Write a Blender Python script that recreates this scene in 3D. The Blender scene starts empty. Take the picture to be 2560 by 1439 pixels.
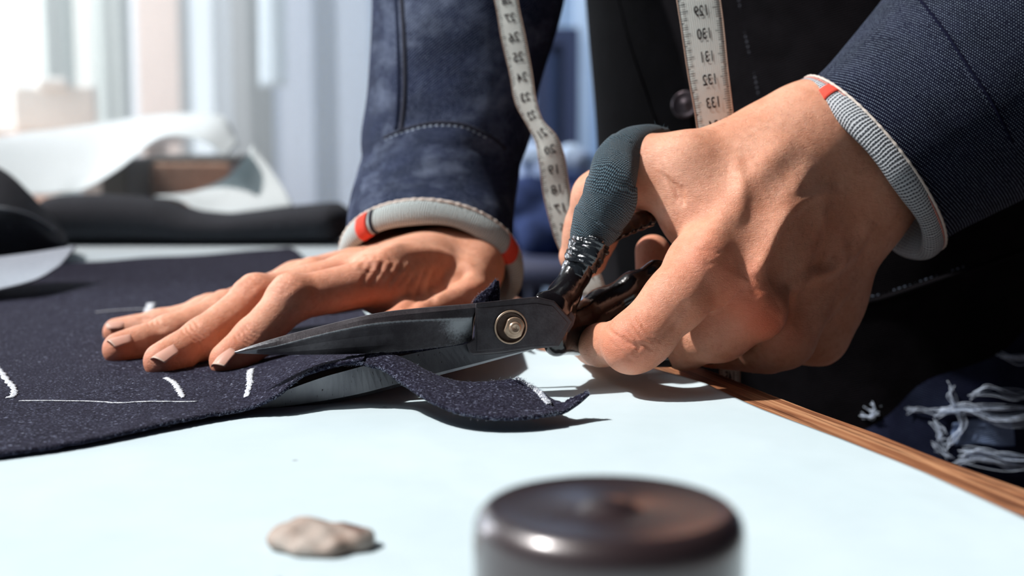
import bpy, math, random
import numpy as np
from mathutils import Vector, Matrix
random.seed(7); rng = np.random.default_rng(7)
C = bpy.context.scene.collection
SC = bpy.context.scene
OZ = 0.90                                     # height of the table top above the floor
# ------------------------------------------------------------------ camera, light, exposure
PITCH = math.radians(7.0); CH = 0.12; FPX = 3555.0
cam = bpy.data.cameras.new('camera'); camo = bpy.data.objects.new('camera', cam); C.objects.link(camo)
camo.location = (0, 0, CH + OZ); camo.rotation_euler = (math.pi/2 - PITCH, 0, 0)
cam.sensor_width = 36.0; cam.lens = FPX/2560*36.0; cam.clip_start = 0.02; cam.clip_end = 60
cam.dof.use_dof = True; cam.dof.focus_distance = 0.59; cam.dof.aperture_fstop = 7.5; cam.dof.aperture_blades = 0
SC.camera = camo
w = bpy.data.worlds.new('room_air'); SC.world = w; w.use_nodes = True
wn = w.node_tree.nodes; wl = w.node_tree.links
bg = wn['Background']; bg.inputs[1].default_value = 0.14
tc = wn.new('ShaderNodeTexCoord'); sp = wn.new('ShaderNodeSeparateXYZ'); rp = wn.new('ShaderNodeValToRGB')
mp = wn.new('ShaderNodeMapRange'); mp.inputs[1].default_value = -1; mp.inputs[2].default_value = 1
wl.new(tc.outputs['Generated'], sp.inputs[0]); wl.new(sp.outputs['X'], mp.inputs[0]); wl.new(mp.outputs[0], rp.inputs[0]); wl.new(rp.outputs[0], bg.inputs[0])
rp.color_ramp.elements[0].color = (0.72, 0.86, 1.0, 1); rp.color_ramp.elements[0].position = 0.1
rp.color_ramp.elements[1].color = (0.06, 0.05, 0.08, 1); rp.color_ramp.elements[1].position = 0.62
SUN = Vector((-0.61, -0.05, 0.78)).normalized()
sun = bpy.data.lights.new('sun', 'SUN'); sun.energy = 5.6; sun.angle = math.radians(2.5); sun.color = (1.0, 0.965, 0.93)
suno = bpy.data.objects.new('sun', sun); C.objects.link(suno); suno.rotation_euler = SUN.to_track_quat('Z', 'Y').to_euler(); suno.location = (-2, 0, 4)
for nm, loc, rot, sz, en, colr in (('side_fill_light', (-2.9, 3.2, 1.0), (0, math.radians(-78), math.radians(35)), (1.6, 1.8), 260, (.80, .92, 1.0)), ('far_fill_light', (1.6, 2.9, 1.3), (math.radians(55), 0, math.radians(15)), (1.4, 1.0), 40, (.62, .78, 1.0)), ('near_fill_light', (-1.15, .42, 1.45), (0, math.radians(-38), 0), (.40, 1.5), 7.5, (.88, .96, 1.0))):  # added unseen area lights; side and far ones brighten the back room
    a = bpy.data.lights.new(nm, 'AREA'); a.shape = 'RECTANGLE'; a.size, a.size_y = sz; a.energy = en; a.color = colr; ao = bpy.data.objects.new(nm, a); C.objects.link(ao); ao.location = (loc[0], loc[1], loc[2]+OZ); ao.rotation_euler = rot  # the near one is added too, for left fill and bright streaks
SC.view_settings.view_transform = 'Standard'; SC.view_settings.look = 'None'
SC.view_settings.exposure = 0.0; SC.view_settings.gamma = 1.0; SC.view_settings.use_curve_mapping = False
SC.cycles.use_denoising = True
try: SC.cycles.denoiser = 'OPENIMAGEDENOISE'
except Exception: pass
SC.cycles.max_bounces = 8; SC.cycles.caustics_reflective = False; SC.cycles.caustics_refractive = False

# ------------------------------------------------------------------ placing helpers (metres; z = 0 is the table top until the end)
cp, spp = math.cos(PITCH), math.sin(PITCH)
FW = np.array([0, cp, -spp]); UP = np.array([0, spp, cp]); CAM0 = np.array([0, 0, CH])
def ray(px, py):
    return FW + np.array([1.0, 0, 0])*((px-1280)/FPX) + UP*((719.5-py)/FPX)
def P(px, py, y):
    r = ray(px, py); return CAM0 + r*(y/r[1])
def T(px, py, z=0.0):
    r = ray(px, py); return CAM0 + r*((z-CH)/r[2])
def proj(v):
    q = np.asarray(v) - CAM0; d = q@FW
    return np.stack([1280 + FPX*q[..., 0]/d, 719.5 - FPX*(q@UP)/d, d], -1)
def sc(y): return y/FPX                        # metres per pixel near depth y

# ------------------------------------------------------------------ object helpers
def tag(o, label=None, cat=None, group=None, kind=None):
    if label: o['label'] = label
    if cat: o['category'] = cat
    if group: o['group'] = group
    if kind: o['kind'] = kind
    return o
def empty(name, loc=(0, 0, 0), **k):
    o = bpy.data.objects.new(name, None); C.objects.link(o); o.location = loc; o.empty_display_size = .02
    return tag(o, **k)
def mesh(name, V, F, m=None, parent=None, smooth=True, uv=None, **k):
    me = bpy.data.meshes.new(name)
    V = np.asarray(V, dtype=float)
    if isinstance(F, np.ndarray):
        n = F.shape[1]
        me.vertices.add(len(V)); me.vertices.foreach_set('co', V.ravel())
        me.loops.add(F.size); me.loops.foreach_set('vertex_index', F.ravel().astype(np.int32))
        me.polygons.add(len(F)); me.polygons.foreach_set('loop_start', np.arange(0, F.size, n, dtype=np.int32))
        me.update(calc_edges=True)
    else:
        me.from_pydata([tuple(v) for v in V], [], [tuple(f) for f in F])
    if uv is not None:
        l = me.uv_layers.new(name='UVMap'); idx = np.empty(len(me.loops), dtype=np.int32)
        me.loops.foreach_get('vertex_index', idx); l.data.foreach_set('uv', np.asarray(uv)[idx].ravel().astype(np.float32))
    me.polygons.foreach_set('use_smooth', [smooth]*len(me.polygons)); me.validate(); me.update()
    if m: me.materials.append(m)
    o = bpy.data.objects.new(name, me); C.objects.link(o)
    if parent:
        o.parent = parent; o.matrix_parent_inverse = Matrix.Identity(4); 
        off = Vector((0, 0, 0)); q = parent
        while q is not None: off = off + q.location; q = q.parent
        me.transform(Matrix.Translation(-off))
    return tag(o, **k)
def mod_solid(o, t, off=0):
    s = o.modifiers.new('s', 'SOLIDIFY'); s.thickness = t; s.offset = off; return o
def mod_sub(o, n=1):
    s = o.modifiers.new('u', 'SUBSURF'); s.levels = n; s.render_levels = n; return o
def mod_bev(o, wd, n=2):
    s = o.modifiers.new('b', 'BEVEL'); s.width = wd; s.segments = n; s.limit_method = 'ANGLE'; s.angle_limit = math.radians(35); return o
def cr(pts, n):
    """Catmull-Rom through pts, n samples in all, as numpy"""
    p = np.asarray(pts, float); m = len(p)
    if m < 3: 
        t = np.linspace(0, 1, n)[:, None]; return p[0]*(1-t) + p[-1]*t
    e = np.concatenate([[2*p[0]-p[1]], p, [2*p[-1]-p[-2]]])
    t = np.linspace(0, m-1, n); i = np.minimum(t.astype(int), m-2); f = (t-i).reshape(-1, *([1]*(p.ndim-1)))
    a, b, c, d = e[i], e[i+1], e[i+2], e[i+3]
    return .5*((2*b) + (-a+c)*f + (2*a-5*b+4*c-d)*f**2 + (-a+3*b-3*c+d)*f**3)
def gridfaces(nu, nv, wrapv=False, off=0):
    F = []
    for i in range(nu-1):
        for j in range(nv if wrapv else nv-1):
            j2 = (j+1) % nv
            F.append((off+i*nv+j, off+i*nv+j2, off+(i+1)*nv+j2, off+(i+1)*nv+j))
    return F
def patch(rows, nu, nv):
    """rows: list of equally long polylines (control grid) -> smooth nu x nv grid of points"""
    G = np.asarray(rows, float); A = cr(G, nu)                     # nu x m x 3
    return np.stack([cr(A[i], nv) for i in range(nu)])
def arclen_uv(G):
    du = np.linalg.norm(np.diff(G, axis=0), axis=2).mean(1); dv = np.linalg.norm(np.diff(G, axis=1), axis=2).mean(0)
    u = np.concatenate([[0], np.cumsum(du)]); v = np.concatenate([[0], np.cumsum(dv)])
    U, V = np.meshgrid(u, v, indexing='ij'); return np.stack([V, U], -1).reshape(-1, 2)
def sheet(name, G, m, parent=None, thick=0.0, **k):
    o = mesh(name, G.reshape(-1, 3), gridfaces(G.shape[0], G.shape[1]), m, parent, uv=arclen_uv(G), **k)
    if thick: mod_solid(o, thick)
    return o
def tube(path, r, ns=12, cap=True, flat=None):
    """round tube along a polyline; r scalar or per point. returns V,F"""
    p = np.asarray(path, float); n = len(p); r = np.broadcast_to(r, (n,))
    t = np.gradient(p, axis=0); t /= np.linalg.norm(t, axis=1)[:, None] + 1e-12
    a = np.array([0, 0, 1.0]) if abs(t[0, 2]) < .9 else np.array([1.0, 0, 0])
    V = []
    for i in range(n):
        a = a - t[i]*(a@t[i]); a /= np.linalg.norm(a); b = np.cross(t[i], a)
        th = np.arange(ns)*2*math.pi/ns
        V.append(p[i] + r[i]*(np.cos(th)[:, None]*a + np.sin(th)[:, None]*b))
    V = np.concatenate(V); F = gridfaces(n, ns, True)
    if cap: F += [tuple(range(ns))[::-1], tuple(range((n-1)*ns, n*ns))]
    return V, F
def join(parts):
    V, F, o = [], [], 0
    for v, f in parts:
        V.append(np.asarray(v)); F += [tuple(i+o for i in q) for q in f]; o += len(v)
    return np.concatenate(V), F
def box(lo, hi):
    x0, y0, z0 = lo; x1, y1, z1 = hi
    V = [(x0,y0,z0),(x1,y0,z0),(x1,y1,z0),(x0,y1,z0),(x0,y0,z1),(x1,y0,z1),(x1,y1,z1),(x0,y1,z1)]
    return np.array(V, float), [(0,3,2,1),(4,5,6,7),(0,1,5,4),(1,2,6,5),(2,3,7,6),(3,0,4,7)]
def lathe(prof, c, n=96):
    V = []; 
    for r, z in prof:
        for k in range(n): a = 2*math.pi*k/n; V.append((c[0]+r*math.cos(a), c[1]+r*math.sin(a), c[2]+z))
    F = gridfaces(len(prof), n, True); F = [f[::-1] for f in F]
    return np.array(V), F
def loft(rings, ns, nl, disp=None):
    """rings: (centre, U, V) -> closed tube; disp(theta, s) scales the radius. returns grid nl x ns x 3"""
    A = cr(np.array([[c, u, v] for c, u, v in rings], float), nl)
    th = np.arange(ns)*2*math.pi/ns
    G = np.empty((nl, ns, 3))
    for i in range(nl):
        k = np.ones(ns) if disp is None else disp(th, i/(nl-1))
        G[i] = A[i, 0] + (np.cos(th)*k)[:, None]*A[i, 1] + (np.sin(th)*k)[:, None]*A[i, 2]
    return G
def loft_obj(name, G, m, parent=None, thick=0, **k):
    nl, ns = G.shape[:2]; G2 = np.concatenate([G, G[:, :1]], axis=1)
    o = mesh(name, G2.reshape(-1, 3), gridfaces(nl, ns+1), m, parent, uv=arclen_uv(G2), **k)
    if thick: mod_solid(o, thick)
    return o

# ------------------------------------------------------------------ implicit surfaces (numpy field -> surface nets)
class Field:
    def __init__(s, lo, hi, h):
        s.lo = np.array(lo, float); s.h = h; s.n = np.ceil((np.array(hi)-s.lo)/h).astype(int)+1
        s.a = np.full(s.n, 1.0, np.float32)
    def like(s):
        f = Field.__new__(Field); f.lo, f.h, f.n = s.lo, s.h, s.n; f.a = np.full(s.n, 1.0, np.float32); return f
    def sub(s, lo, hi):
        i0 = np.clip(np.floor((lo-s.lo)/s.h).astype(int), 0, s.n-1); i1 = np.clip(np.ceil((hi-s.lo)/s.h).astype(int)+1, 1, s.n)
        ax = [(s.lo[k]+s.h*np.arange(i0[k], i1[k])).astype(np.float32) for k in range(3)]
        return tuple(slice(i0[k], i1[k]) for k in range(3)), ax[0][:, None, None], ax[1][None, :, None], ax[2][None, None, :]
    @staticmethod
    def smin(a, b, k):
        if k <= 0: return np.minimum(a, b)
        h = np.clip(.5+.5*(b-a)/k, 0, 1); return b*(1-h)+a*h-k*h*(1-h)
    def cone(s, a, b, ra, rb, k=.003, sq=None):
        """round cone; sq=(axis vector, factor) squeezes the section along that axis"""
        a = np.array(a, float); b = np.array(b, float); m = max(ra, rb)+k+.008
        if sq is not None: m *= 1.0
        sl, X, Y, Z = s.sub(np.minimum(a, b)-m, np.maximum(a, b)+m)
        if X.size*Y.size*Z.size == 0: return
        ba = b-a; l2 = max(ba@ba, 1e-12)
        dx, dy, dz = X-np.float32(a[0]), Y-np.float32(a[1]), Z-np.float32(a[2])
        t = np.clip((dx*ba[0]+dy*ba[1]+dz*ba[2])/l2, 0, 1).astype(np.float32)
        qx, qy, qz = dx-t*ba[0], dy-t*ba[1], dz-t*ba[2]
        if sq is not None:
            n = np.array(sq[0], float); n /= np.linalg.norm(n); f = sq[1]
            e = (qx*n[0]+qy*n[1]+qz*n[2])*(1/f-1)
            qx, qy, qz = qx+e*n[0], qy+e*n[1], qz+e*n[2]
        d = np.sqrt(qx*qx+qy*qy+qz*qz) - (ra+(rb-ra)*t)
        if sq is not None: d = d*min(1, sq[1]*1.15)
        s.a[sl] = s.smin(s.a[sl], d.astype(np.float32), k)
    def chain(s, pts, rad, k=.003, sq=None):
        for i in range(len(pts)-1): s.cone(pts[i], pts[i+1], rad[i], rad[i+1], k, sq)
    def mix(s, f, k): s.a = s.smin(s.a, f.a, k)
    def net(s):
        a = s.a; nx, ny, nz = a.shape; neg = a < 0
        cnt = np.zeros((nx-1, ny-1, nz-1), np.uint8)
        for i in (0, 1):
            for j in (0, 1):
                for k in (0, 1): cnt += neg[i:nx-1+i, j:ny-1+j, k:nz-1+k]
        act = np.argwhere((cnt > 0) & (cnt < 8)); ind = np.full(cnt.shape, -1, np.int32); ind[tuple(act.T)] = np.arange(len(act))
        S = np.zeros((len(act), 3)); W = np.zeros(len(act))
        cor = [(i, j, k) for i in (0, 1) for j in (0, 1) for k in (0, 1)]
        for u in cor:
            for ax in range(3):
                if u[ax]: continue
                v = list(u); v[ax] = 1
                A = a[act[:, 0]+u[0], act[:, 1]+u[1], act[:, 2]+u[2]]; B = a[act[:, 0]+v[0], act[:, 1]+v[1], act[:, 2]+v[2]]
                m = (A < 0) != (B < 0); t = np.where(m, A/np.where(m, A-B, 1), 0)
                pnt = np.repeat(np.array([u], float), len(act), 0); pnt[:, ax] += t
                S += pnt*m[:, None]; W += m
        V = s.lo + s.h*(act + S/W[:, None])
        F = []
        for ax in range(3):
            o1, o2 = (ax+1) % 3, (ax+2) % 3
            sA = [slice(None)]*3; sB = [slice(None)]*3; sA[ax] = slice(0, -1); sB[ax] = slice(1, None)
            A = neg[tuple(sA)]; B = neg[tuple(sB)]
            e = np.argwhere(A != B); e = e[(e[:, o1] > 0) & (e[:, o2] > 0) & (e[:, o1] < a.shape[o1]-1) & (e[:, o2] < a.shape[o2]-1)]
            fl = A[tuple(e.T)]
            q = []
            for d1, d2 in ((1, 1), (0, 1), (0, 0), (1, 0)):
                c = e.copy(); c[:, o1] -= d1; c[:, o2] -= d2; q.append(ind[tuple(c.T)])
            q = np.stack(q, 1); q[~fl] = q[~fl][:, ::-1]; F.append(q)
        F = np.concatenate(F); F = F[(F >= 0).all(1)]
        return V, F
def vnormals(V, F):
    n = np.cross(V[F[:, 2]]-V[F[:, 0]], V[F[:, 3]]-V[F[:, 1]]); N = np.zeros_like(V)
    for i in range(4): np.add.at(N, F[:, i], n)
    return N/(np.linalg.norm(N, axis=1)[:, None]+1e-20)
def smooth_mesh(V, F, it=2, lam=.5):
    E = np.concatenate([F[:, [0, 1]], F[:, [1, 2]], F[:, [2, 3]], F[:, [3, 0]]]); c = np.bincount(E.ravel(), minlength=len(V))[:, None]
    for _ in range(it):
        S = np.stack([np.bincount(E[:, 0], V[E[:, 1], k], len(V)) + np.bincount(E[:, 1], V[E[:, 0], k], len(V)) for k in range(3)], 1)
        V = V*(1-lam) + lam*S/np.maximum(c, 1)
    return V
def keep_big(V, F, minv=400):
    """drop small islands (union-find by label spreading)"""
    lab = np.arange(len(V))
    for _ in range(200):
        m = lab[F].min(1); new = lab.copy()
        for i in range(4): np.minimum.at(new, F[:, i], m)
        new = new[new]
        if (new == lab).all(): break
        lab = new
    return V, F
class Sculpt:
    """displace vertices of a mesh along pixel paths found on its camera side"""
    def __init__(s, V, F):
        s.V, s.F = V, F; s.N = vnormals(V, F); s.pp = proj(V); s.vis = (s.N*(V-CAM0)).sum(1) < 0; s.red = np.zeros(len(V)); s.d = np.zeros(len(V))
    def hit(s, px, py, r=7):
        for rr in (r, r*2, r*4, r*8):
            m = (np.abs(s.pp[:, 0]-px) < rr) & (np.abs(s.pp[:, 1]-py) < rr) & s.vis
            if m.any():
                i = np.nonzero(m)[0]; return s.V[i[np.argmin(s.pp[i, 2])]]
        return None
    def path(s, pts, n=24):
        q = cr(np.array(pts, float), n); h = [s.hit(x, y) for x, y in q]; h = [k for k in h if k is not None]
        return smooth_line(np.array(h)) if len(h) > 2 else np.array(h)
    def dist(s, L):
        lo, hi = L.min(0)-.012, L.max(0)+.012; m = np.nonzero(((s.V > lo) & (s.V < hi)).all(1))[0]
        if len(L) == 1 or len(m) == 0: return m, np.linalg.norm(s.V[m]-L[0], axis=1), np.zeros(len(m))
        best = np.full(len(m), 1e9); bt = np.zeros(len(m))
        for i in range(len(L)-1):
            ba = L[i+1]-L[i]; l2 = ba@ba+1e-15; t = np.clip(((s.V[m]-L[i])@ba)/l2, 0, 1)
            d = np.linalg.norm(s.V[m]-L[i]-t[:, None]*ba, axis=1); b = d < best; best[b] = d[b]; bt[b] = (i+t[b])/(len(L)-1)
        return m, best, bt
    def stroke(s, pts, sig, amp, taper=True, n=24):
        L = s.path(pts, n)
        if len(L) < 2: return
        m, d, t = s.dist(L); g = np.exp(-(d/sig)**2/2)
        if taper: g *= np.clip(np.minimum(t, 1-t)*5, 0, 1)**.7
        s.d[m] += amp*g
    def dab(s, px, py, sig, amp):
        h = s.hit(px, py)
        if h is None: return
        m = np.arange(len(s.V)); s.d += amp*np.exp(-(np.linalg.norm(s.V-h, axis=1)/sig)**2/2)
    def blush(s, px, py, sig, amp):
        h = s.hit(px, py)
        if h is not None: s.red += amp*np.exp(-(np.linalg.norm(s.V-h, axis=1)/sig)**2/2)
    def apply(s):
        s.V = s.V + s.N*s.d[:, None]; s.d[:] = 0; s.N = vnormals(s.V, s.F); s.pp = proj(s.V); s.vis = (s.N*(s.V-CAM0)).sum(1) < 0
def smooth_line(L):
    for _ in range(2):
        L[1:-1] = (L[:-2]+2*L[1:-1]+L[2:])/4
    return L

# ------------------------------------------------------------------ materials
class NT:
    def __init__(s, name):
        s.m = bpy.data.materials.new(name); s.m.use_nodes = True; s.n = s.m.node_tree.nodes; s.l = s.m.node_tree.links; s.b = s.n['Principled BSDF']
    def nd(s, t, **k):
        q = s.n.new('ShaderNode'+t)
        for a, v in k.items(): setattr(q, a, v)
        return q
    def put(s, sock, v):
        if hasattr(v, 'is_output') or isinstance(v, bpy.types.NodeSocket): s.l.new(v, sock)
        else: sock.default_value = v
    def math(s, op, a, b=None, c=None, clamp=False):
        q = s.nd('Math', operation=op, use_clamp=clamp)
        for i, v in enumerate((a, b, c)):
            if v is not None: s.put(q.inputs[i], v)
        return q.outputs[0]
    def obj(s): return s.nd('TexCoord').outputs['Object']
    def uv(s): return s.nd('TexCoord').outputs['UV']
    def mapping(s, vec, scale=(1, 1, 1), rot=(0, 0, 0), loc=(0, 0, 0)):
        q = s.nd('Mapping'); s.l.new(vec, q.inputs[0]); q.inputs['Scale'].default_value = scale; q.inputs['Rotation'].default_value = rot; q.inputs['Location'].default_value = loc
        return q.outputs[0]
    def noise(s, vec, scale, detail=3, rough=.5, dist=0):
        q = s.nd('TexNoise'); s.l.new(vec, q.inputs['Vector']); q.inputs['Scale'].default_value = scale; q.inputs['Detail'].default_value = detail
        q.inputs['Roughness'].default_value = rough; q.inputs['Distortion'].default_value = dist; return q.outputs['Fac']
    def ramp(s, fac, stops):
        q = s.nd('ValToRGB'); s.l.new(fac, q.inputs[0]); e = q.color_ramp.elements
        while len(e) < len(stops): e.new(.5)
        for el, (p, c) in zip(e, stops): el.position = p; el.color = c if len(c) == 4 else (*c, 1)
        return q.outputs[0]
    def step(s, fac, lo, hi):
        q = s.nd('MapRange', interpolation_type='SMOOTHSTEP'); s.put(q.inputs[0], fac); q.inputs[1].default_value = lo; q.inputs[2].default_value = hi; return q.outputs[0]
    def mix(s, fac, a, b, blend='MIX'):
        q = s.nd('Mix', data_type='RGBA', blend_type=blend); s.put(q.inputs[0], fac)
        for i, v in ((6, a), (7, b)):
            if isinstance(v, tuple) and len(v) == 3: v = (*v, 1)
            s.put(q.inputs[i], v)
        return q.outputs[2]
    def bump(s, h, strength=.5, dist=.001, prev=None):
        q = s.nd('Bump'); s.l.new(h, q.inputs['Height']); q.inputs['Strength'].default_value = strength; q.inputs['Distance'].default_value = dist
        if prev is not None: s.l.new(prev, q.inputs['Normal'])
        return q.outputs[0]
    def out(s, col=None, rough=None, normal=None, metal=None, **k):
        if col is not None: s.put(s.b.inputs['Base Color'], (*col, 1) if isinstance(col, tuple) and len(col) == 3 else col)
        if rough is not None: s.put(s.b.inputs['Roughness'], rough)
        if metal is not None: s.put(s.b.inputs['Metallic'], metal)
        if normal is not None: s.l.new(normal, s.b.inputs['Normal'])
        for a, v in k.items(): s.put(s.b.inputs[a.replace('_', ' ')], v)
        return s.m
def plain(name, col, rough=.6, metal=0, **k):
    t = NT(name); nz = t.noise(t.obj(), 40, 3); c2 = tuple(x*.86 for x in col)
    return t.out(t.mix(nz, c2, col), rough, None, metal, **k)

def mat_skin():
    t = NT('skin'); o = t.obj()
    at = t.nd('Attribute', attribute_name='red'); 
    n1 = t.noise(o, 55, 4, .6); n2 = t.noise(o, 320, 3, .6)
    base = t.mix(t.step(n1, .3, .7), (0.64, 0.285, 0.175), (0.75, 0.385, 0.26))
    base = t.mix(t.math('MULTIPLY', t.step(n2, .45, .80), .45), base, (0.48, 0.20, 0.12))
    base = t.mix(t.math('MULTIPLY', at.outputs['Fac'], 1.0, clamp=True), base, (0.62, 0.125, 0.055))
    # skin relief: fine crossed creases and pores
    v = t.nd('TexVoronoi', feature='DISTANCE_TO_EDGE'); v.inputs['Scale'].default_value = 1250; t.l.new(t.mapping(o, (1, 1, .8)), v.inputs['Vector'])
    cell = t.step(v.outputs['Distance'], 0.0, 0.12)
    w1 = t.noise(t.mapping(o, (1, 1, 3.2), (0.3, 0.5, 0)), 420, 4, .6, 1.2)
    nb = t.bump(cell, .35, .00022); nb = t.bump(w1, .6, .0007, nb); nb = t.bump(t.noise(o, 160, 3), .35, .0012, nb)
    m = t.out(base, .47, nb); b = t.b
    b.inputs['Subsurface Weight'].default_value = .35; b.inputs['Subsurface Radius'].default_value = (1.0, .35, .18); b.inputs['Subsurface Scale'].default_value = .0028
    b.inputs['Specular IOR Level'].default_value = .42
    return m
M = {}
M['skin'] = mat_skin()
t = NT('nail'); M['nail'] = t.out(t.mix(t.noise(t.obj(), 200), (0.60, 0.32, 0.25), (0.66, 0.38, 0.30)), .28, Subsurface_Weight=.15, Subsurface_Scale=.001)
M['nail_edge'] = plain('nail_edge', (0.66, 0.46, 0.37), .5)

def mat_denim(name, dark, pale, pitch=.00135, amount=1.0, fleck=.5, ang=.32, worn=0.0, tint=(0.30, 0.36, 0.50)):
    """woven twill on UVs in metres: pale weft dashes along slanting rows"""
    t = NT(name); u = t.uv(); s = t.nd('SeparateXYZ'); t.l.new(t.mapping(u, (1, 1, 1), (0, 0, ang)), s.inputs[0])
    X, Y = s.outputs[0], s.outputs[1]
    wob = t.math('MULTIPLY', t.noise(u, 60, 2), .0016)
    Yr = t.math('ADD', Y, wob)
    row = t.math('SINE', t.math('MULTIPLY', Yr, 2*math.pi/pitch))
    cell = t.math('FLOOR', t.math('DIVIDE', Yr, pitch))
    dash = t.math('SINE', t.math('MULTIPLY', t.math('ADD', X, t.math('MULTIPLY', cell, pitch*.37)), 2*math.pi/(pitch*.80)))
    a = t.math('MULTIPLY', t.step(row, .35, .95), t.step(dash, .0, .8))
    nz = t.noise(u, 1500, 2, .7); big = t.noise(u, 45, 4, .6)
    a = t.math('MULTIPLY', a, t.step(nz, .30, .62)); 
    a2 = t.math('MULTIPLY', a, amount)
    col = t.mix(t.step(big, .3, .7), dark, tuple(min(1, c*1.7+.002) for c in dark))
    if worn: col = t.mix(t.math('MULTIPLY', t.step(t.noise(u, 28, 5, .65), .45, .72), worn), col, tint)
    col = t.mix(t.math('MULTIPLY', t.step(t.noise(u, 900, 2, .8), .66, .74), fleck), col, pale)
    col = t.mix(a2, col, pale)
    h = t.math('ADD', t.math('MULTIPLY', row, .5), t.math('MULTIPLY', dash, .3))
    nb = t.bump(h, .5, .00025); nb = t.bump(t.noise(u, 500, 3, .7), .3, .0006, nb)
    return t.out(col, .9, nb, Specular_IOR_Level=.08)
M['sleeve_near'] = mat_denim('sleeve_denim', (0.0035, 0.0042, 0.014), (0.42, 0.52, 0.66), .00155, .95, .10, .22)
M['sleeve_far'] = mat_denim('sleeve_far_denim', (0.006, 0.009, 0.026), (0.42, 0.52, 0.74), .0015, .75, .5, .75, worn=.30)
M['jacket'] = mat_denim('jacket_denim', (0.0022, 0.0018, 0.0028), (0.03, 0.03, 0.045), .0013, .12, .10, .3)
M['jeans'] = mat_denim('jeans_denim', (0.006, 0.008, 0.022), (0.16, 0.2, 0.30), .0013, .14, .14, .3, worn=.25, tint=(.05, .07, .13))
M['jeans_pale'] = mat_denim('worn_denim', (0.12, 0.17, 0.29), (0.6, 0.68, 0.82), .0012, .6, .6, .3)
def mat_lining(name, pale, dark, pitch, amt, ang=0.0):
    t = NT(name); u = t.uv(); s = t.nd('SeparateXYZ'); t.l.new(t.mapping(u, (1, 1, 1), (0, 0, ang)), s.inputs[0])
    row = t.math('SINE', t.math('MULTIPLY', t.math('ADD', s.outputs[0], t.math('MULTIPLY', t.noise(u, 120, 2), .003)), 2*math.pi/pitch))
    da = t.math('SINE', t.math('MULTIPLY', s.outputs[1], 2*math.pi/(pitch*.9)))
    a = t.math('MULTIPLY', t.step(row, -.35, .35), t.math('ADD', .7, t.math('MULTIPLY', da, .3)))
    col = t.mix(t.math('MULTIPLY', a, amt), pale, dark)
    nb = t.bump(t.math('ADD', row, t.noise(u, 900, 2)), .5, .0003)
    return t.out(col, .9, nb, Specular_IOR_Level=.2)
M['lining_near'] = mat_lining('cuff_lining_stripes', (0.50, 0.53, 0.56), (0.012, 0.014, 0.03), .00155, .95)
M['lining_far'] = mat_lining('cuff_lining_pale', (0.50, 0.57, 0.57), (0.10, 0.11, 0.13), .0013, .6, .1)
M['selvedge'] = plain('selvedge_edge', (0.70, 0.62, 0.56), .9)
M['selvedge_pink'] = plain('selvedge_pinkish', (0.55, 0.22, 0.18), .9)
t = NT('red_band'); rb = t.noise(t.mapping(t.uv(), (1, .2, 1)), 1400, 2, .6)
M['red'] = t.out(t.mix(rb, (0.60, 0.035, 0.02), (0.80, 0.09, 0.05)), .85, t.bump(rb, .4, .0004))
M['navy_thread'] = plain('navy_thread', (0.01, 0.013, 0.03), .9)
M['bright_thread'] = plain('bright_thread', (0.62, 0.72, 0.88), .9)
M['mid_thread'] = plain('mid_thread', (0.16, 0.20, 0.28), .9)
M['pale_thread'] = plain('pale_thread', (0.38, 0.46, 0.58), .9)
M['grey_thread'] = plain('grey_thread', (0.05, 0.055, 0.075), .9)

def mat_wool(name, dark, mid, fleck, amt=.8, scale=1.0):
    t = NT(name); o = t.obj(); q = t.mapping(o, (1, 1, 1))
    n1 = t.noise(q, 900*scale, 4, .75); n2 = t.noise(q, 210*scale, 3, .6); n3 = t.noise(q, 2600*scale, 2, .7); n4 = t.noise(q, 480*scale, 2, .5, .6)
    col = t.mix(t.step(n1, .42, .66), dark, mid)
    f = t.math('MULTIPLY', t.step(n1, .55, .70), t.step(n2, .38, .62))
    f = t.math('ADD', f, t.math('MULTIPLY', t.step(n4, .665, .73), .8), clamp=True)
    col = t.mix(t.math('MULTIPLY', f, amt), col, fleck)
    v = t.nd('TexVoronoi'); v.inputs['Scale'].default_value = 210*scale; v.inputs['Randomness'].default_value = 1; t.l.new(q, v.inputs['Vector'])
    spot = t.math('MULTIPLY', t.step(v.outputs['Distance'], .16, .07), t.step(t.noise(q, 120), .53, .6))
    col = t.mix(t.math('MULTIPLY', spot, .5), col, (0.40, 0.44, 0.55))
    nb = t.bump(n1, .7, .0006); nb = t.bump(n3, .5, .0004, nb)
    return t.out(col, .95, nb, Sheen_Weight=.03, Specular_IOR_Level=.08)
M['wool'] = mat_wool('wool_cloth', (0.006, 0.005, 0.013), (0.040, 0.041, 0.072), (0.26, 0.29, 0.40))
M['wool_edge'] = plain('fuzzy_fibres', (0.30, 0.35, 0.46), .95)
M['dark_cloth'] = mat_wool('dark_bolt_cloth', (0.034, 0.038, 0.046), (0.055, 0.06, 0.07), (0.11, 0.12, 0.14), .3)
M['grey_flap'] = mat_wool('pale_reverse', (0.30, 0.34, 0.40), (0.40, 0.44, 0.50), (0.60, 0.64, 0.70), .6)
t = NT('chalk'); cn = t.noise(t.obj(), 1500, 3, .8)
M['chalk'] = t.out(t.mix(t.step(cn, .35, .6), (0.20, 0.22, 0.28), (0.80, 0.83, 0.88)), 1.0, t.bump(cn, .6, .0005))

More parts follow.
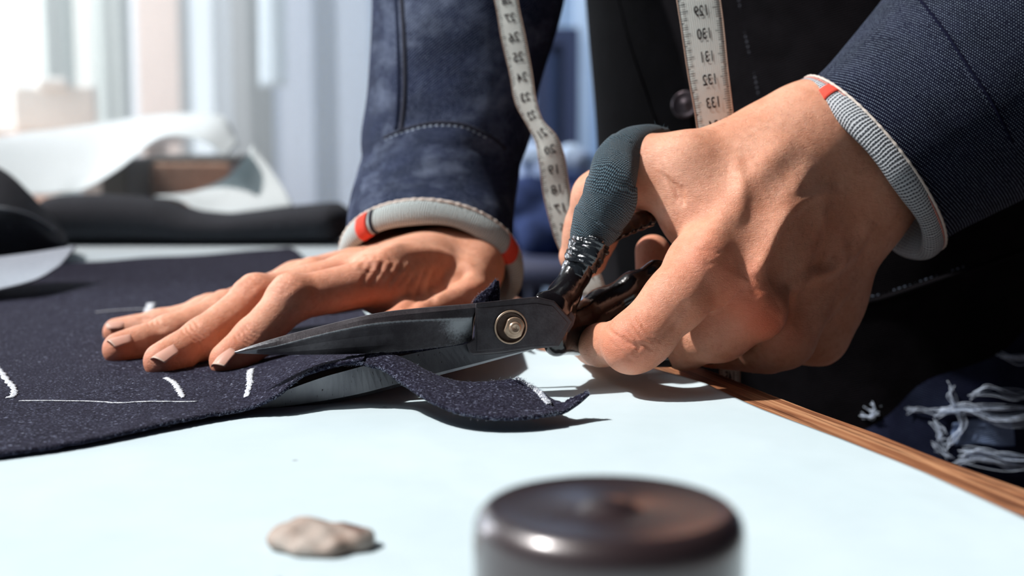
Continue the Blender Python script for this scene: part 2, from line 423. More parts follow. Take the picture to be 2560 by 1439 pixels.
t = NT('paper'); o = t.obj(); pn = t.noise(o, 14, 4, .6); pf = t.noise(o, 1300, 3, .7)
pc = t.mix(t.step(pn, .3, .75), (0.50, 0.605, 0.65), (0.54, 0.645, 0.69))
vv = t.nd('TexVoronoi'); vv.inputs['Scale'].default_value = 26; t.l.new(o, vv.inputs['Vector'])
pc = t.mix(t.math('MULTIPLY', t.step(vv.outputs['Distance'], .035, .015), .6), pc, (0.12, 0.12, 0.13))
M['paper'] = t.out(pc, .75, t.bump(t.noise(o, 9, 3, .5, .4), .25, .01, t.bump(pf, .12, .0003)), Specular_IOR_Level=.25)
t = NT('pattern_paper'); M['paper2'] = t.out(t.mix(t.noise(t.obj(), 10), (0.70, 0.83, 0.86), (0.78, 0.90, 0.93)), .8)

def mat_wood(name, cols, s=1.0, ang=-.323, rough=.5):
    t = NT(name); o = t.mapping(t.obj(), (1, 1, 1), (0, 0, ang)); q = t.mapping(o, (42*s, 1.6*s, 42*s)); q2 = t.mapping(o, (420*s, 9*s, 420*s))
    n = t.noise(q, 3.2, 5, .62, 1.5); n2 = t.noise(q2, 1.6, 3, .7)
    col = t.ramp(n, [(.28, cols[0]), (.47, cols[1]), (.58, cols[2]), (.75, cols[1])])
    col = t.mix(t.math('MULTIPLY', t.step(n2, .52, .62), .75), col, cols[0])
    return t.out(col, rough, t.bump(n2, .4, .0005), Specular_IOR_Level=.35)
M['oak'] = mat_wood('oak', ((0.06, 0.020, 0.010), (0.29, 0.118, 0.055), (0.50, 0.26, 0.135)))
M['pale_wood'] = mat_wood('pale_wood', ((0.35, 0.19, 0.12), (0.62, 0.40, 0.28), (0.75, 0.55, 0.42)), ang=0)
M['floor'] = mat_wood('floor_wood', ((0.08, 0.07, 0.07), (0.18, 0.15, 0.14), (0.25, 0.21, 0.19)), .3, 0)

t = NT('blackened_steel'); o = t.obj(); a = t.noise(o, 60, 5, .7); b2 = t.noise(o, 900, 4, .75)
at = t.nd('Attribute', attribute_name='worn')
wr = t.step(t.math('ADD', t.math('MULTIPLY', at.outputs['Fac'], .62), t.math('MULTIPLY', b2, .50)), .46, .80)
pit = t.step(b2, .66, .73)
col = t.mix(t.step(a, .35, .7), (0.038, 0.032, 0.037), (0.078, 0.070, 0.078)); col = t.mix(wr, col, (0.30, 0.31, 0.33)); col = t.mix(t.math('MULTIPLY', pit, .5), col, (0.015, 0.012, 0.012))
M['steel'] = t.out(col, t.math('ADD', .36, t.math('MULTIPLY', b2, .25)), t.bump(b2, .35, .0004), t.math('ADD', .55, t.math('MULTIPLY', wr, .35)))
t = NT('ground_steel'); o = t.obj(); b2 = t.noise(t.mapping(o, (1, 1, .3)), 700, 4, .7); st = t.noise(t.mapping(o, (1, 1, .4)), 60, 4, .6)
col = t.mix(t.step(st, .35, .65), (0.13, 0.13, 0.145), (0.19, 0.19, 0.205)); col = t.mix(t.step(b2, .64, .70), col, (0.03, 0.025, 0.025))
M['ground_steel'] = t.out(col, .38, t.bump(b2, .2, .0003), .85)
M['edge_steel'] = plain('bright_edge', (0.55, 0.57, 0.6), .3, .9)
t = NT('lacquer'); o = t.obj(); ln = t.noise(o, 190, 3, .6)
M['lacquer'] = t.out((0.006, 0.005, 0.006), t.math('ADD', .10, t.math('MULTIPLY', t.noise(o, 700, 2), .15)), t.bump(ln, .3, .0012), Coat_Weight=.5, Coat_Roughness=.08)
t = NT('glossy_tape'); o = t.obj(); ln = t.noise(t.mapping(o, (1, 1, .4)), 260, 3, .55, .8)
M['film'] = t.out((0.008, 0.010, 0.013), .12, t.bump(ln, .7, .0016), Coat_Weight=.8, Coat_Roughness=.06)
t = NT('brass'); M['brass'] = t.out(t.mix(t.noise(t.obj(), 500, 3), (0.42, 0.28, 0.19), (0.62, 0.46, 0.34)), .34, t.bump(t.noise(t.obj(), 1200, 2), .15, .0003), .55)
t = NT('dark_brass'); M['dark_brass'] = t.out(t.mix(t.noise(t.obj(), 500, 3), (0.03, 0.018, 0.015), (0.10, 0.065, 0.05)), .38, None, .8)

def mat_gauze():
    t = NT('bandage_knit'); u = t.uv(); s = t.nd('SeparateXYZ'); t.l.new(t.mapping(u, (1, 1, 1), (0, 0, .12)), s.inputs[0])
    wob = t.math('MULTIPLY', t.noise(u, 160, 2), .0035)
    a = t.math('SINE', t.math('MULTIPLY', t.math('ADD', s.outputs[1], wob), 2*math.pi/.00088)); cel = t.math('FLOOR', t.math('DIVIDE', t.math('ADD', s.outputs[1], wob), .00088))
    b = t.math('SINE', t.math('MULTIPLY', t.math('ADD', s.outputs[0], t.math('MULTIPLY', cel, .0005)), 2*math.pi/.00080))
    h = t.math('ADD', t.math('MULTIPLY', a, .6), t.math('MULTIPLY', b, .45)); nz = t.noise(u, 800, 3, .7)
    col = t.mix(t.step(t.math('ADD', h, t.math('MULTIPLY', nz, .6)), -.5, 1.2), (0.008, 0.016, 0.028), (0.095, 0.165, 0.21))
    return t.out(col, .9, t.bump(t.math('ADD', h, nz), .8, .0007), Sheen_Weight=.2, Specular_IOR_Level=.2)
M['gauze'] = mat_gauze()
t = NT('tape_white'); tv = t.uv(); s_ = t.nd('SeparateXYZ'); t.l.new(t.mapping(tv, (1, 1, 1), (0, 0, .78)), s_.inputs[0])
k1 = t.math('SINE', t.math('MULTIPLY', s_.outputs[0], 2*math.pi/.0012)); k2 = t.math('SINE', t.math('MULTIPLY', s_.outputs[1], 2*math.pi/.0012))
M['tape'] = t.out(t.mix(t.math('MULTIPLY', t.noise(tv, 60, 3), .8), (0.54, 0.56, 0.53), (0.66, 0.68, 0.65)), .5, t.bump(t.math('MULTIPLY', k1, k2), .35, .0003))
M['tape_edge'] = plain('tape_edge', (0.52, 0.36, 0.28), .7)
M['ink'] = plain('ink', (0.018, 0.010, 0.010), .6)
t = NT('black_tin'); o = t.obj(); M['tin'] = t.out(t.mix(t.noise(o, 30, 4), (0.026, 0.015, 0.018), (0.044, 0.027, 0.029)), .34, t.bump(t.noise(o, 60, 3), .12, .002), .25, Coat_Weight=1.0, Coat_Roughness=.22, Specular_IOR_Level=.8)
t = NT('soapstone'); o = t.obj(); ns = t.noise(o, 90, 4, .6)
sx = t.nd('SeparateXYZ'); t.l.new(o, sx.inputs[0])
ck = t.mix(t.step(ns, .35, .7), (0.30, 0.22, 0.18), (0.44, 0.38, 0.34)); ck = t.mix(t.step(t.noise(o, 50, 2, .5, .5), .60, .68), ck, (0.12, 0.06, 0.045))
M['stone'] = t.out(ck, .85, t.bump(t.noise(o, 260, 4), .5, .001))

# ------------------------------------------------------------------ the room
EDX = lambda y: 0.0987 - 0.334*(y-0.65)        # right edge of the table top in plan
def wallbox(name, lo, hi, m, **k):
    V, F = box(lo, hi); return mesh(name, V, F, m, smooth=False, kind='structure', **k)
M['wall'] = plain('wall_paint', (0.50, 0.64, 0.82), .9)
M['wall_blue'] = plain('wall_panel_blue', (0.62, 0.76, 0.92), .9)
wallbox('floor', (-3.2, -1.2, -OZ-.05), (2.6, 4.7, -OZ), M['floor'])
wallbox('wall_back', (-3.2, 4.6, -OZ), (2.6, 4.7, 1.9), M['wall'])
def emis(name, col, s):
    t = NT(name); e = t.nd('Emission'); e.inputs[0].default_value = (*col, 1); e.inputs[1].default_value = s
    g = t.noise(t.mapping(t.obj(), (1.2, 1, .6)), 2.0, 2)
    t.l.new(t.mix(t.step(g, .3, .7), tuple(c*.86 for c in col), col), e.inputs[0])
    t.l.new(e.outputs[0], t.n['Material Output'].inputs[0]); return t.m
M['daylight'] = emis('daylight_pane', (0.76, 0.93, 0.90), 2.1)
M['daylight_cool'] = emis('daylight_pane_cool', (0.66, 0.86, 0.97), 2.0)
M['white_frame'] = plain('window_frame_paint', (0.60, 0.74, 0.82), .7)
def bg(px0, px1, py0, py1, y): 
    a, b = P(px0, py1, y), P(px1, py0, y); return a[0], b[0], a[2], b[2]
def window(name, px0, px1, y, z0, z1, panes, mat):
    x0, _, _, _ = bg(px0, px1, 0, 10, y); x1 = bg(px0, px1, 0, 10, y)[1]
    fr = []; n = panes
    for i in range(n+1):
        x = x0+(x1-x0)*i/n; fr.append(box((x-.03, y-.05, z0), (x+.03, y+.02, z1)))
    for z in (z0, z1): fr.append(box((x0-.03, y-.05, z-.03), (x1+.03, y+.02, z+.03)))
    o = mesh(name, *join(fr), M['white_frame'], smooth=False, kind='structure')
    for i in range(n):
        a = x0+(x1-x0)*i/n+.03; b = x0+(x1-x0)*(i+1)/n-.03
        mesh('pane', *box((a, y-.02, z0+.03), (b, y-.012, z1-.03)), mat, o, smooth=False)
    return o
window('window_1', -420, 345, 4.5, -.05, 1.6, 3, M['daylight'])
window('window_2', 455, 560, 4.5, -.1, 1.6, 1, M['daylight_cool'])
# door frame of pale timber
M['door_wood'] = plain('door_timber', (0.72, 0.60, 0.50), .7)
x0, x1, _, _ = bg(352, 452, 0, 10, 4.42)
mesh('trim_1', *box((x0, 4.36, -OZ), (x1, 4.50, 1.7)), M['door_wood'], smooth=False, kind='structure')
# pilasters on the blue wall
for i, (a, b) in enumerate(((700, 780), (845, 925), (1440, 1478))):
    x0, x1, _, _ = bg(a, b, 0, 10, 4.5); mesh('trim_%d' % (i+2), *box((x0, 4.47, -OZ), (x1, 4.60, 1.8)), M['wall_blue'], smooth=False, kind='structure')
# dark metal door frame seen between the arm and the body
M['slate'] = plain('slate_paint', (0.035, 0.05, 0.11), .7)
x0, x1, z0, z1 = bg(1370, 1446, 72, 560, 4.4)
fr = join([box((x0, 4.34, z1-.05), (x1, 4.42, z1)), box((x1-.045, 4.34, z0), (x1, 4.42, z1-.05)), box((x0-.045, 4.34, z0), (x0, 4.42, z1-.05)), box((x0, 4.34, z0), (x1-.045, 4.42, z0+.05))])
fo = mesh('door_1', *fr, M['slate'], smooth=False, kind='structure')
M['door_panel'] = plain('door_panel', (0.12, 0.18, 0.34), .6)
mesh('door_panel', *box((x0, 4.38, z0+.05), (x1-.045, 4.40, z1-.05)), M['door_panel'], fo, smooth=False)

# ------------------------------------------------------------------ work table
tab = empty('work_table', (0, 0, 0), label='long oak work table covered in white paper, bare wood along its edge', cat='table')
N = 60; ys = np.linspace(-.35, 2.12, N)
edge = [(EDX(y)+.0009*math.sin(y*61)+.0006*math.sin(y*170+1)+rng.normal(0, .00018), y) for y in ys]
def board(x0f, x1f, z0, z1):
    V, F = [], []
    for y in ys:
        a, b = x0f(y), x1f(y); V += [(a, y, z0), (b, y, z0), (b, y, z1), (a, y, z1)]
    V += []; n = len(ys)
    for i in range(n-1):
        for j in range(4): F.append((4*i+j, 4*i+(j+1) % 4, 4*i+4+(j+1) % 4, 4*i+4+j))
    F += [(3, 2, 1, 0), (4*n-4, 4*n-3, 4*n-2, 4*n-1)]
    return np.array(V), F
ed = {round(y, 6): x for x, y in edge}
o = mesh('edge_board', *board(lambda y: EDX(y)-.110, lambda y: ed[round(y, 6)], -.038, -.0006), M['oak'], tab, smooth=False); mod_bev(o, .0015, 2)
for i in range(9):
    a0, a1 = .110+.14*i, .110+.14*(i+1)
    o = mesh('plank', *board(lambda y: EDX(y)-a1+.0006, lambda y: EDX(y)-a0-.0006, -.038, -.0006), M['oak'], tab, smooth=False); mod_bev(o, .0008, 1)
for (dx, y) in ((-.08, -.2), (-1.2, -.2), (-.08, 1.95), (-1.2, 1.95)):
    x = EDX(y)+dx; o = mesh('leg', *box((x-.035, y-.035, -OZ), (x+.035, y+.035, -.038)), M['oak'], tab, smooth=False); mod_bev(o, .004, 2)
# paper: its right edge wanders a little inside the wooden edge
pe = [T(*q)[:2] for q in ((2900, 1450), (2560, 1297), (2299, 1177), (2100, 1098), (1903, 1025), (1763, 967), (1600, 926), (1480, 903), (1400, 889), (1330, 880))]
pe = [(pe[0][0]+.075, -.3)] + pe + [(EDX(.78)-.045, .78), (EDX(.95)-.03, .95), (EDX(1.3)-.045, 1.3), (EDX(1.62)-.06, 1.62)]
pe = np.array(pe); yy = np.linspace(-.3, 1.6, 150); xx = np.interp(yy, pe[:, 1], pe[:, 0])
V = []; xs = np.linspace(0, 1, 60)
def paperz(x, y): return .0004 + .0007*max(0, math.sin(x*9+y*5))**2*min(1, max(0, (y-.2)*3))*0 
for x1, y in zip(xx, yy):
    for s in xs:
        x = x1 - (x1+1.05)*(s**1.6); lift = .0022*math.exp(-((y-.655)/.05)**2)*math.exp(-(x1-x)/.006)
        V.append((x, y, .0005+lift))
o = mesh('paper_sheet', V, gridfaces(len(yy), len(xs)), M['paper'], label='large sheet of white pattern paper covering the table under the shears', cat='paper'); mod_solid(o, .0003, 1)

# sunlit haze hanging in the window end of the room
t = NT('haze'); t.n.remove(t.b); vs = t.nd('VolumeScatter'); vs.inputs['Density'].default_value = .32; vs.inputs['Anisotropy'].default_value = .1; vs.inputs['Color'].default_value = (.82, .98, 1.0, 1)
t.l.new(vs.outputs[0], t.n['Material Output'].inputs['Volume']); M['haze'] = t.m
b = [(-2.6, .9), (-.62, .9), (-.30, 1.5), (-.02, 4.3), (-2.6, 4.3)]; n = len(b)
mesh('haze', [(x, y, -.2 if y < 99 else 0) for x, y in b]+[(x, y, 1.7) for x, y in b], [tuple(range(n))[::-1], tuple(range(n, 2*n))]+[(i, (i+1) % n, n+(i+1) % n, n+i) for i in range(n)], M['haze'], smooth=False, kind='stuff', label='sunlit haze in the window end of the room', cat='haze')

# ------------------------------------------------------------------ the tailor: hands and arms as one skin surface
man = empty('person', (0.22, 0.95, -OZ), label='person in a dark denim jacket leaning over the table and cutting cloth with shears', cat='person')
MM = .001
def PR(px, py, y, rpx=None): return P(px, py, y)
# ---- hand pressed flat on the cloth (wrist under the pale rolled cuff)
FH = Field((-.262, .628, -.001), (.012, .90, .125), .00068)
pal = FH
def fing(F, pts, rad, k=.0035):
    """finger: joints in order from knuckle to tip; adds pads and a tapering tip"""
    f = F.like(); f.chain(pts, rad, k); return f
idx = [P(955, 700, .700), P(728, 748, .672), P(634, 846, .655), P(568, 896, .6415)]
mid = [P(868, 695, .720), P(640, 748, .692), P(507, 846, .665), P(404, 898, .6440)]
rin = [P(785, 700, .740), P(560, 784, .716), P(422, 834, .694), P(298, 868, .6770)]
pin = [P(742, 705, .762), P(520, 785, .748), P(400, 812, .744), P(292, 826, .742)]
thb = [P(1190, 668, .762), P(1150, 748, .722), P(1035, 800, .690), P(925, 846, .668)]
wrC = P(1062, 640, .790); wrT = P(1165, 672, .776); wrP = P(955, 660, .800); fore = P(1090, 470, .86); 
# metacarpals
def mc(a, b, ra, rb, k=.010): pal.cone(a, b, ra, rb, k)
mc(P(1112, 655, .775), idx[0], .0150, .0120); mc(P(1070, 648, .785), mid[0], .0150, .0118); mc(P(1020, 650, .795), rin[0], .0145, .0112); mc(P(975, 656, .803), pin[0], .0140, .0112)
mc(wrP, wrT, .0155, .0165, .012); mc(wrT, P(1150, 540, .852), .0165, .0180, .015); mc(wrP, P(1040, 540, .852), .0150, .0160, .015)
mc(P(1130, 672, .765), P(985, 728, .712), .0155, .0140, .014); mc(P(1085, 655, .770), P(945, 692, .712), .0155, .0130, .012)                # flesh of the first web
mc(P(1000, 680, .77), P(830, 730, .755), .016, .012, .012)                   # heel of the palm
# thumb
mc(wrT, thb[0], .0165, .0135, .010)
tf = fing(pal, thb, [.0128, .0112, .0103, .0078], .004); tf.cone(P(950, 852, .672), P(905, 862, .664), .0086, .0072, .004)
pal.mix(tf, .006)
ff = None
for pts, r in ((idx, (.0118, .0104, .0094, .0077)), (mid, (.0120, .0106, .0096, .0078)), (rin, (.0115, .0100, .0090, .0074)), (pin, (.0105, .0088, .0080, .0066))):
    f = fing(pal, pts, r, .004)
    t_ = pts[3]; d = (pts[3]-pts[2]); d /= np.linalg.norm(d)
    f.cone(pts[3]-d*.010+np.array([0, 0, -.0018]), t_+d*.0005+np.array([0, 0, -.0016]), r[3]*1.10, r[3]*.92, .003)      # finger pad
    f.cone(pts[1]+np.array([0, 0, .0015]), pts[1]+np.array([0, 0, .0015])+d*.003, r[1]*1.02, r[1]*.9, .004)            # joint
    if ff is None: ff = f
    else: ff.mix(f, .0012)
pal.mix(ff, .0045)
V1, F1 = FH.net(); V1 = smooth_mesh(V1, F1, 3)
S1 = Sculpt(V1, F1)
st = S1.stroke
# knuckle ridges, tendons, veins
for a in (((1010, 600), (960, 640), (925, 655)), ((1060, 597), (900, 640), (800, 662))): st(a, .0028, .0012)
st([(1190, 660), (1100, 625), (1040, 622), (980, 640)], .0030, .0015)        # thumb tendon crossing the wrist
st([(1180, 660), (1120, 690), (1050, 735), (1000, 765)], .0026, -.0022)      # fold between thumb and palm
st([(1175, 655), (1135, 690), (1095, 720)], .0026, -.0010)
st([(1230, 700), (1190, 712), (1150, 722)], .0028, .0014)
for k in range(9):                                                           # fan of fine skin folds over the web
    x = 925+k*22; st([(x+18, 640+k*3), (x+2, 672+k*4), (x-18, 715+k*5)], .0011, -.00085 if k % 2 else -.0006)
for k in range(7):
    x = 900+k*24; st([(x+10, 640+k*2), (x-6, 668+k*3)], .0012, .0007)
def joint_lines(S, x, y, dx, dy, nx, ny, n=4, sig=.00055, amp=-.00055):
    """creases across a finger joint: n short lines along (dx,dy), stepped along (nx,ny)"""
    for k in range(n):
        o = k-(n-1)/2; q = [(x+nx*o-dx, y+ny*o-dy), (x+nx*o+nx*.25*(1-abs(o)/n), y+ny*o), (x+nx*o+dx, y+ny*o+dy)]
        S.stroke(q, sig, amp*(1-.18*abs(o)), True, 14)
joint_lines(S1, 618, 832, 26, 14, -8, 8); joint_lines(S1, 488, 822, 28, 20, -9, 7); joint_lines(S1, 395, 806, 24, 14, -8, 4, 3); joint_lines(S1, 360, 792, 14, 6, -7, 3, 3)
joint_lines(S1, 712, 712, 24, 10, -10, 8, 5, .0008, -.0005); joint_lines(S1, 622, 712, 24, 8, -10, 8, 5, .0008, -.0005)
S1.dab(722, 706, .006, .0012); S1.dab(628, 706, .006, .0012)
S1.apply()
for x, y, s_, a in ((560, 925, .009, .75), (400, 925, .009, .7), (270, 895, .009, .6), (262, 830, .008, .45), (715, 720, .008, .35), (625, 715, .008, .3), (880, 760, .016, .35), (620, 835, .006, .35), (490, 830, .006, .3), (1170, 720, .010, .25), (1010, 770, .012, .2), (950, 680, .012, .15)):
    S1.blush(x, y, s_, a*.55)

# ---- hand working the shears
CH2 = Field((.012, .530, .0005), (.215, .765, .162), .00070)
h = CH2
def D(px, py, y): return P(px, py, y)
wA, wB = D(2040, 345, .678), D(2135, 500, .676)                              # wrist: thumb side, little-finger side
mI, mM, mR, mP = D(1760, 668, .616), D(1872, 772, .618), D(1955, 838, .642), D(2040, 836, .672)
h.cone(D(2290, 230, .735), wA, .0275, .0248, .0132); h.cone(D(2340, 340, .721), wB, .0275, .0237, .0132); h.cone(wA, wB, .0248, .0237, .0132)
h.cone(wA, mI, .0204, .0160, .0110); h.cone(D(2070, 420, .671), D(1860, 700, .623), .0193, .0154, .0132)
h.cone(D(2110, 470, .672), mR, .0193, .0149, .0132); h.cone(wB, mP, .0204, .0149, .0132)
h.cone(D(2000, 380, .673), D(1770, 470, .651), .0220, .0182, .0132)           # thenar
h.cone(D(1960, 350, .673), D(1700, 425, .649), .0165, .0149, .0110)           # thumb metacarpal
h.cone(D(1760, 540, .647), D(1900, 660, .649), .0176, .0198, .0132); h.cone(D(1960, 560, .664), D(2045, 735, .676), .0220, .0198, .0132)
h.cone(D(2000, 375, .668), D(1850, 560, .640), .0225, .0195, .014); h.cone(D(1920, 385, .664), D(1745, 500, .643), .0195, .0165, .012); h.cone(D(1870, 560, .642), D(1840, 660, .630), .0190, .0170, .012)
# index finger: down to its bent joint on the left, then back round the lower handle
fi = h.like(); pI = D(1590, 852, .596); 
fi.chain([mI, D(1690, 748, .603), pI], [.0156, .0130, .0123], .0055); fi.cone(pI, D(1502, 862, .618), .0119, .0088, .0044); fi.cone(D(1502, 862, .618), D(1482, 864, .640), .0088, .0080, .0044); fi.cone(D(1482, 864, .640), D(1462, 862, .668), .0080, .0072, .004)
fi.cone(D(1620, 838, .597), D(1572, 868, .594), .0116, .0108, .0044)
# middle, ring and little finger curl down and away under the palm
fm = h.like(); fm.chain([mM, D(1800, 826, .623), D(1712, 862, .642)], [.0149, .0130, .0110], .0055); fm.cone(D(1712, 862, .642), D(1640, 760, .684), .0108, .0094, .0044); fm.cone(D(1640, 760, .684), D(1632, 630, .700), .0094, .0088, .0044)
fr_ = h.like(); fr_.chain([mR, D(1905, 870, .654), D(1800, 875, .667)], [.0143, .0119, .0105], .0055); fr_.cone(D(1800, 875, .667), D(1730, 780, .695), .0102, .0088, .0044)
fp = h.like(); fp.chain([mP, D(2010, 868, .684), D(1925, 868, .698)], [.0134, .0110, .0095], .0055); fp.cone(D(1925, 868, .698), D(1860, 780, .706), .0090, .0079, .0044)
# thumb through the bandaged bow
ft = h.like(); ft.chain([D(1712, 428, .647), D(1610, 428, .657), D(1500, 495, .682)], [.0178, .0158, .0130], .0066); ft.chain([D(1500, 495, .682), D(1474, 580, .691), D(1442, 640, .693)], [.0130, .0122, .0088], .0044)
ft.cone(D(1490, 560, .689), D(1470, 645, .695), .0125, .0095, .0044)
fi.mix(fm, .001); fi.mix(fr_, .001); fi.mix(fp, .001); h.mix(fi, .006); h.mix(ft, .007)
V2, F2 = h.net(); V2 = smooth_mesh(V2, F2, 3)
S2 = Sculpt(V2, F2); st = S2.stroke
S2.dab(1775, 640, .0075, .0034); S2.dab(1868, 738, .0070, .0042); S2.dab(1940, 818, .0060, .0030); S2.dab(1590, 852, .007, .0010)
S2.dab(1955, 390, .012, .0016); S2.dab(1825, 700, .006, -.0010)
S2.apply()
st([(1990, 330), (1900, 420), (1810, 530), (1770, 620)], .0045, .0022)       # index tendon
st([(2040, 400), (1960, 520), (1905, 640), (1875, 720)], .0034, .0020)
st([(1900, 430), (1880, 540), (1872, 630), (1840, 690)], .0055, -.0012)      # hollow beside it
st([(2080, 470), (2040, 600), (1980, 740), (1945, 800)], .0036, .0014)
st([(2060, 560), (1985, 640), (1930, 700)], .0050, -.0012)
st([(2100, 470), (2010, 500), (1950, 560), (1915, 640), (1890, 690)], .0021, .0020)   # veins
st([(2190, 560), (2130, 640), (2060, 690), (1990, 710), (1950, 760)], .0026, .0028)
st([(2120, 600), (2090, 680), (2010, 690)], .0020, .0012)
st([(1990, 720), (1985, 780), (1965, 820)], .0020, .0013)
st([(1830, 380), (1850, 470), (1845, 560)], .0022, .0010)
st([(2140, 700), (2090, 780), (2040, 830)], .0030, .0012)
S2.apply()
for k in range(6):                                                           # folds of the thumb web
    st([(1640+k*11, 430+k*7), (1672+k*6, 470+k*4), (1690+k*3, 505+k*3)], .0008, -.0005)
joint_lines(S2, 1585, 850, 34, 30, -13, 14, 6, .00060, -.0006)
for k in range(5): st([(1500+k*12, 800+k*12), (1520+k*14, 822+k*10), (1545+k*14, 838+k*8)], .0006, -.0003)
joint_lines(S2, 1790, 640, 30, -14, 8, 12, 6, .0007, -.0003); joint_lines(S2, 1880, 742, 26, -14, 8, 12, 5, .0007, -.0003)
st([(1640, 880), (1612, 868), (1590, 890)], .0006, -.0005)
st([(1730, 760), (1700, 800), (1650, 860)], .0012, -.0010)
S2.apply()
for x, y, s_, a in ((1775, 650, .010, .55), (1870, 750, .009, .85), (1935, 820, .008, 1.0), (1990, 840, .008, .7), (1600, 870, .010, .5), (1500, 855, .012, .55), (1700, 800, .012, .35), (1850, 830, .014, .5), (1820, 690, .008, .4), (1640, 610, .008, .3), (1450, 560, .008, .3), (2100, 640, .018, .25), (1950, 560, .02, .15)):
    S2.blush(x, y, s_, a*.5)
# ---- arms and trunk under the clothes, coarse
B = Field((-.14, .55, -.12), (.47, 1.22, .58), .006)
B.cone(P(1100, 500, .850), (-.012, .945, .285), .022, .036, .01); B.cone((-.012, .945, .285), (.065, 1.02, .46), .038, .048, .01)
B.cone(P(2310, 280, .725), (.312, .798, .26), .025, .038, .01); B.cone((.312, .798, .26), (.318, .815, .46), .040, .048, .01)
for z, r in ((-.08, .12), (.05, .115), (.2, .12), (.36, .125)): B.cone((.18, 1.00, z), (.235, .89, z), r*.66, r*.66, .03)
B.cone((.08, 1.02, .465), (.30, .82, .465), .05, .05, .03); B.cone((.21, .93, .42), (.19, .92, .56), .07, .055, .03)
V3, F3 = B.net(); V3 = smooth_mesh(V3, F3, 2)
VV = np.concatenate([S1.V, S2.V, V3]); FF = np.concatenate([F1, F2+len(S1.V), F3+len(S1.V)+len(S2.V)])
body = mesh('body', VV, FF, M['skin'], man)
at = body.data.attributes.new('red', 'FLOAT', 'POINT'); at.data.foreach_set('value', np.concatenate([np.clip(S1.red, 0, 1), np.clip(S2.red, 0, 1), np.zeros(len(V3))]).astype(np.float32))
# fingernails: curved plates lying on the skin
def nail(S, F, px, py, ax, wd, ln, tipdir):
    """px,py centre; ax = along-finger direction in px (unit-ish), wd/ln metres"""
    c = S.hit(px, py, 5)
    if c is None: return
    i = np.argmin(np.linalg.norm(S.V-c, axis=1)); near = np.linalg.norm(S.V-c, axis=1) < .0035; n = S.N[near].mean(0); n /= np.linalg.norm(n)
    n = n*.6 + np.array([0, 0, .4]) if tipdir is None else np.array(tipdir, float); n /= np.linalg.norm(n)
    a = np.array(ax, float); a -= n*(a@n); a /= np.linalg.norm(a); b = np.cross(n, a)
    nu, nv = 15, 17; V = []
    for u in np.linspace(-1, 1, nu):
        wid = wd*.5*(math.sqrt(max(0, 1-((-u-.25)/.76)**2)) if u < -.25 else 1-.06*max(0, u)**4)
        endc = .0
        for v in np.linspace(-1, 1, nv):
            uu = u - (.16*v*v if u > 0 else 0)*u
            V.append(c + a*(uu*ln*.5) + b*(v*wid) + n*(.00015 + .0004*0 - (v**2)*wd*.25 - (u**2)*ln*.035))
    o = mesh('fingernail', V, gridfaces(nu, nv), M['nail'], body); mod_solid(o, .0005, 0)
    V2 = [V[(nu-2)*nv+j]+(n*.0001) for j in range(nv)]+[V[(nu-1)*nv+j]+n*.0001+a*.00045 for j in range(nv)]
    e = mesh('nail_edge', V2, gridfaces(2, nv), M['nail_edge'], body); mod_solid(e, .0003, 0)
def axis3(p): d = p[3]-p[2]; return d/np.linalg.norm(d)
nail(S1, F1, 552, 882, axis3(idx),   .0100, .0118, (-.45, -.35, .82)); nail(S1, F1, 414, 872, axis3(mid), .0104, .0122, (-.20, -.30, .93))
nail(S1, F1, 302, 838, axis3(rin), .0095, .0112, (-.05, -.22, .97)); nail(S1, F1, 289, 801, axis3(pin), .0080, .0098, (-.05, -.25, .96))

def hairs(S, regions, n, seed):
    r_ = np.random.default_rng(seed); parts = []
    for (x0, y0, x1, y1, dx, dy, ln) in regions:
        m = np.nonzero(S.vis & (S.pp[:, 0] > x0) & (S.pp[:, 0] < x1) & (S.pp[:, 1] > y0) & (S.pp[:, 1] < y1))[0]
        for i in r_.choice(m, min(len(m), int(n*(x1-x0)*(y1-y0)/20000)), False):
            p = S.V[i]; nn = S.N[i]; d = np.array([dx, 0, -dy], float)+r_.normal(0, .25, 3); d -= nn*(d@nn); d /= np.linalg.norm(d)+1e-9; L = ln*r_.uniform(.5, 1.3)
            q = [p-nn*.0002, p+nn*L*.16+d*L*.4, p+nn*L*.14+d*L]; b = np.cross(d, nn); v = []
            for k, rr in enumerate((.000045, .00004, .000012)):
                for a_ in (0, 2.09, 4.19): v.append(q[k]+rr*(b*math.cos(a_)+nn*math.sin(a_)))
            parts.append((np.array(v), [(3*k+j, 3*k+(j+1) % 3, 3*k+3+(j+1) % 3, 3*k+3+j) for k in range(2) for j in range(3)]))
    return parts
M['hair'] = plain('arm_hair', (.20, .10, .055), .5)
hp = hairs(S1, [(640, 600, 1000, 720, -.9, -.15, .0035), (900, 570, 1180, 660, -.7, .5, .0045), (700, 700, 860, 800, -.6, .7, .0028)], 14, 1) + hairs(S2, [(1760, 280, 2100, 420, -.8, .5, .0040), (1850, 400, 2180, 640, -.5, .8, .0045), (1620, 640, 1760, 800, -.6, .8, .003), (2000, 620, 2180, 800, -.6, .8, .004)], 12, 2)
mesh('arm_hair', *join(hp), M['hair'], body, kind='stuff')

# ------------------------------------------------------------------ dark cloth being cut
def PZ(px, py, z): return T(px, py, z)
